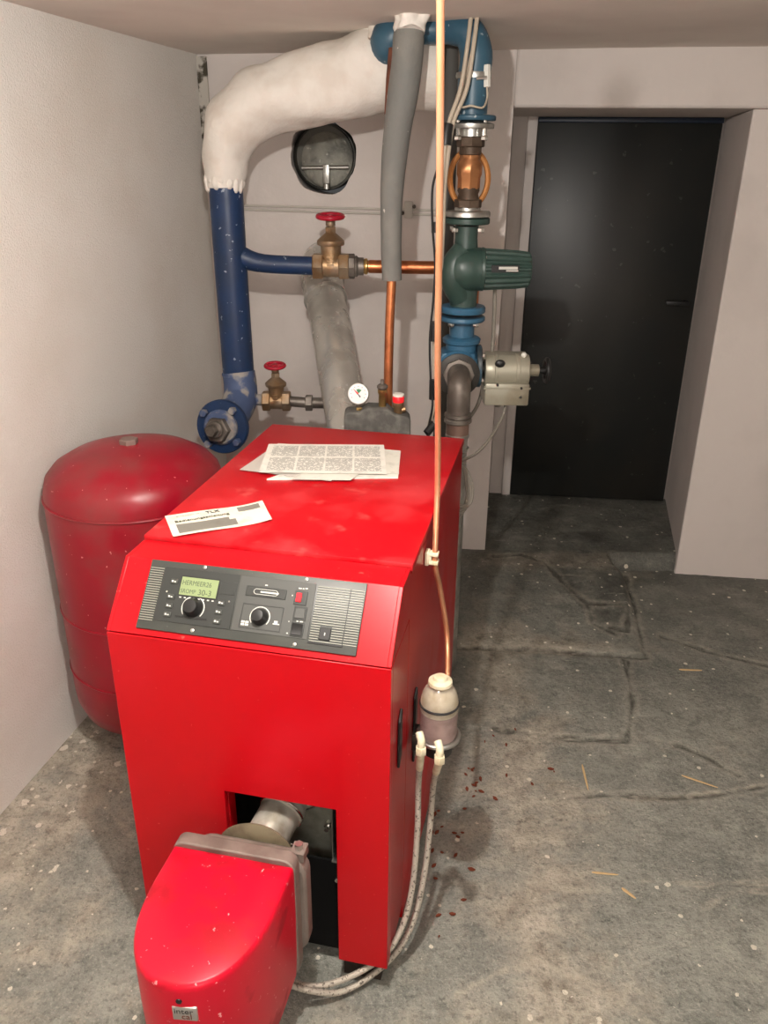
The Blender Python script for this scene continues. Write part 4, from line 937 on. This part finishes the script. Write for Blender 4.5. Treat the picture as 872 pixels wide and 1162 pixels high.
# ------------------------------------------------------------------ round damper in the wall hole
vd = thing('chimney_damper', hc-BN*.1, 'sooty round damper plate set in the hole in the back wall', 'damper')
def hk(u, z, d=0): return hc + BT*u + Vector((0, 0, z)) - BN*d
rim = MB(); rim.lathe(hc-BN*.0-Vector((0, 0, 0))-BN*.02, -BN, [(.121, 0), (.121, .11), (.112, .11), (.112, 0)], 48, caps=False); rim.build('pipe_collar', m_soot, vd)
MB().lathe(hc-BN*.135, BN, [(.118, 0), (.118, .085)], 48).build('damper_back', m_soot, vd)
pt = MB(); tn = (BN+Vector((.12, 0, .10))).normalized(); pt.lathe(hk(.010, -.010, .043), tn, [(.10, 0), (.10, .006), (.092, .009)], 44); pt.build('damper_plate', mat('damper_plate_metal', rgb(120, 118, 108), .5, .3, col2=rgb(86, 85, 78), nscale=14, bump=.2, bscale=70, col3=rgb(150, 148, 138), n3scale=50, n3lo=.68, n3hi=.72), vd)
br = MB(); br.tube([hk(-.088, -.040, .018), hk(.095, -.036, .018)], .0075, 12); br.build('cross_bar', m_steel, vd)
br = MB(); br.box((-.012, -.012, -.05), (.012, .004, .02), frame(hk(.012, -.045, .0), BT, -BN, Vector((0, 0, 1))), bev=.003); br.tube([hk(.008, -.075, .02), hk(.008, -.115, .02)], .014, 12); br.build('latch', m_steel, vd)

# ------------------------------------------------------------------ wall conduit with clip
cd_ = thing('wall_conduit', onback(380, 238), 'thin whitewashed double conduit running across the back wall', 'conduit')
for dy in (0, 5):
    MB().tube([onback(274, 233+dy*.9, .006), onback(380, 236+dy, .006), onback(498, 239+dy, .006)], .0045, 10).build('conduit_pipe', m_wirewhite, cd_)
q = onback(464, 238, .0); MB().box((-.016, -.03, 0), (.016, .03, .014), frame(q, BT, Vector((0, 0, 1)), BN), bev=.003).build('clip', m_wirewhite, cd_)
for s in (-1, 1):
    MB().ball(q+BN*.014+Vector((s*.022, 0, .012*s)), .007).build('clip_screw', m_iron, cd_)

# ------------------------------------------------------------------ cables
def cable(name, pts, r, m, label, cat='cable', group=None, k=7):
    return tag(MB().tube(smooth(V_(pts), k), r, 10).build(name, m), label, cat, group)
cable('power_cable', [(535, 16, 2.60), (531, 50, 2.58), (523, 100, 2.57), (511, 135, 2.56), (506, 160, 2.55), (502, 210, 2.56), (499, 260, 2.58), (496, 330, 2.60), (493, 400, 2.60), (494, 450, 2.58), (487, 484, 2.50)], .0062, m_cable, 'outer beige cable running from the ceiling down to the boiler, left one of the pair', group='beige cables')
cable('power_cable', [(542, 17, 2.60), (538, 50, 2.58), (530, 100, 2.57), (516, 135, 2.565), (511, 160, 2.55), (505, 210, 2.57), (503, 260, 2.59), (500, 330, 2.61), (498, 400, 2.61), (498, 450, 2.59), (493, 486, 2.51)], .0062, m_cable, 'inner beige cable running from the ceiling beside the pump, right one of the pair', group='beige cables')
cable('sensor_cable', [(543, 20, 2.59), (535, 60, 2.58), (527, 95, 2.6), (523, 120, 2.58), (535, 120, 2.56), (548, 122, 2.57), (553, 112, 2.6), (553, 98, 2.6)], .003, m_cable, 'thin sensor wire looping round the blue pipe below its clamp')
cable('control_cable', [(497, 190, 2.54), (491, 215, 2.55), (491, 255, 2.56), (494, 300, 2.57), (492, 340, 2.57), (488, 385, 2.57), (489, 430, 2.56), (491, 460, 2.55), (486, 487, 2.48)], .0035, m_black, 'thin black cable hanging left of the oil pipe')
tp = MB().tube(V_([(509, 141, 2.553), (507, 151, 2.548), (506, 165, 2.545)]), .0165, 14)
tag(tp.build('black_tape', m_black, disp=(.003, 60)), 'black tape wound round the two beige cables near the silver flange', 'tape')
for i, (px, py, lab) in enumerate(((494, 258, 'uppermost black cable tie on the cables left of the pump'), (492, 376, 'middle black cable tie above the boiler lid level with the blue flanges'), (491, 442, 'lowest black cable tie just above the boiler lid'))):
    tie = MB().tube(V_([(px+.5, py-(6 if i == 0 else 11), 2.575), (px, py+(6 if i == 0 else 11), 2.575)]), .0115, 12)
    tag(tie.build('cable_tie', m_black), lab, 'cable tie', 'black cable ties')
pg = MB().tube(V_([(484, 492, 2.47), (493, 482, 2.49)]), .012, 10)
tag(pg.build('plug_connector', m_black, disp=(.008, 50)), 'small black plug at the lower end of the cables by the boiler lid', 'plug')
cable('actuator_cable', [(574, 459, 2.62), (570, 474, 2.60), (556, 498, 2.50), (541, 514, 2.40), (524, 523, 2.30)], .0052, m_cableg, 'grey cable sagging from under the actuator to the boiler')
cable('grey_hose', [(549, 436, 2.70), (543, 458, 2.72), (532, 475, 2.74), (518, 486, 2.74)], .0065, m_cableg, 'short grey tube curving from the mixing valve to the return pipe', 'tube')
cable('pump_cable', [(562, 322, 2.68), (561, 360, 2.69), (558, 405, 2.70), (549, 440, 2.71)], .0065, m_cableg, 'grey cable dropping from the pump motor behind the actuator')
cc = thing('cable_coil', at(524, 590, 2.26), 'loop of grey cables bundled behind the back right boiler corner', 'cable')
for i in range(4):
    o = i*2.2
    MB().tube(smooth(V_([(521, 525, 2.24), (527+o*.5, 535, 2.25), (530+o, 560-o, 2.26), (527+o, 578-o, 2.26), (521, 588-o*2, 2.25)]), 7), .0048, 8).build('cable_strand', m_cableg, cc)
# temperature sensor on the blue pipe
ts = thing('pipe_sensor', at(552, 100, 2.61), 'small white temperature sensor strapped to the right of the teal pipe', 'sensor')
MB().tube(V_([(553, 73, 2.61), (553, 99, 2.61)]), .0105, 4).build('sensor_body', m_white, ts, bev=.002)
MB().tube(V_([(541, 89, 2.603), (553, 88, 2.60)]), .005, 8).build('strap', m_steel, ts)

# ------------------------------------------------------------------ bits on the floor
def splinter(p0, p1, w, label):
    a, b = atz(*p0, .004), atz(*p1, .004); d = (b-a); L = d.length; M_ = frame(a, d.normalized(), Vector((0, 0, 1)).cross(d.normalized()), Vector((0, 0, 1)))
    mb = MB(); mb.quadloop([[M_ @ Vector((L*t, w*s_*y, z*w*.7)) for (y, z) in ((-1, 0), (1, 0), (.8, 1), (-.7, 1.1))] for t, s_ in ((0, .4), (.15, 1), (.5, .9), (.85, .7), (1, .15))])
    tag(mb.build('wood_splinter', m_wood), label, 'splinter', 'wood splinters on the floor')
splinter((661, 868), (668, 897), .0035, 'short pale wood splinter on the floor between the slab and the hoses')
splinter((774, 880), (815, 894), .003, 'long thin wood splinter on the grey floor near the right frame edge')
splinter((771, 760), (797, 761), .004, 'tan wood splinter on the floor to the right of the raised slab')
splinter((672, 990), (702, 993), .003, 'thin splinter on the floor right of the boiler, lower middle')
splinter((706, 1008), (722, 1020), .004, 'stubby splinter beside a dark spot on the lower right floor')
random.seed(11); rf = MB()
for (px, py, n_, sx, sy) in ((540, 885, 16, 8, 30), (500, 950, 10, 14, 12), (500, 1010, 12, 12, 50), (600, 860, 4, 20, 20), (560, 835, 4, 14, 6)):
    for _ in range(n_):
        q = atz(random.gauss(px, sx), random.gauss(py, sy), .0)
        if (BM.inverted() @ q).x < .012: continue
        s_ = random.uniform(.002, .0065); a = random.uniform(0, PI)
        M_ = Matrix.Translation(q+Vector((0, 0, .004))) @ Matrix.Rotation(a, 4, 'Z')
        rf.prism([(-s_*1.6, -s_*.5), (s_*.3, -s_*.7), (s_*1.5, s_*.2), (s_*.2, s_*.8), (-s_, s_*.4)], M_, -.001, .0015+random.random()*.002)
tag(rf.build('rust_flakes', m_rust), 'scattered reddish brown flakes on the floor beside the boiler', 'debris', kind='stuff')

# ------------------------------------------------------------------ light
ld = bpy.data.lights.new('ceiling_bulb', 'POINT'); ld.energy = 60; ld.shadow_soft_size = .018; ld.color = (1, .96, .91)
lo_ = bpy.data.objects.new('ceiling_bulb', ld); COL.objects.link(lo_); lo_.location = (-.13, .82, 1.93)
ld2 = bpy.data.lights.new('rear_fill', 'POINT'); ld2.energy = 32; ld2.shadow_soft_size = .3; ld2.color = (1, .97, .94)  # unseen soft fill behind the camera, added to lift ceiling and back wall
l2 = bpy.data.objects.new('rear_fill', ld2); COL.objects.link(l2); l2.location = (.2, -.85, 1.42)
w = bpy.data.worlds.new('world'); SC.world = w; w.use_nodes = True; w.node_tree.nodes['Background'].inputs[0].default_value = (.5, .5, .5, 1); w.node_tree.nodes['Background'].inputs[1].default_value = .1
vs = SC.view_settings; vs.view_transform = 'Standard'; vs.look = 'None'; vs.exposure = 0.35; vs.gamma = 1; vs.use_curve_mapping = False
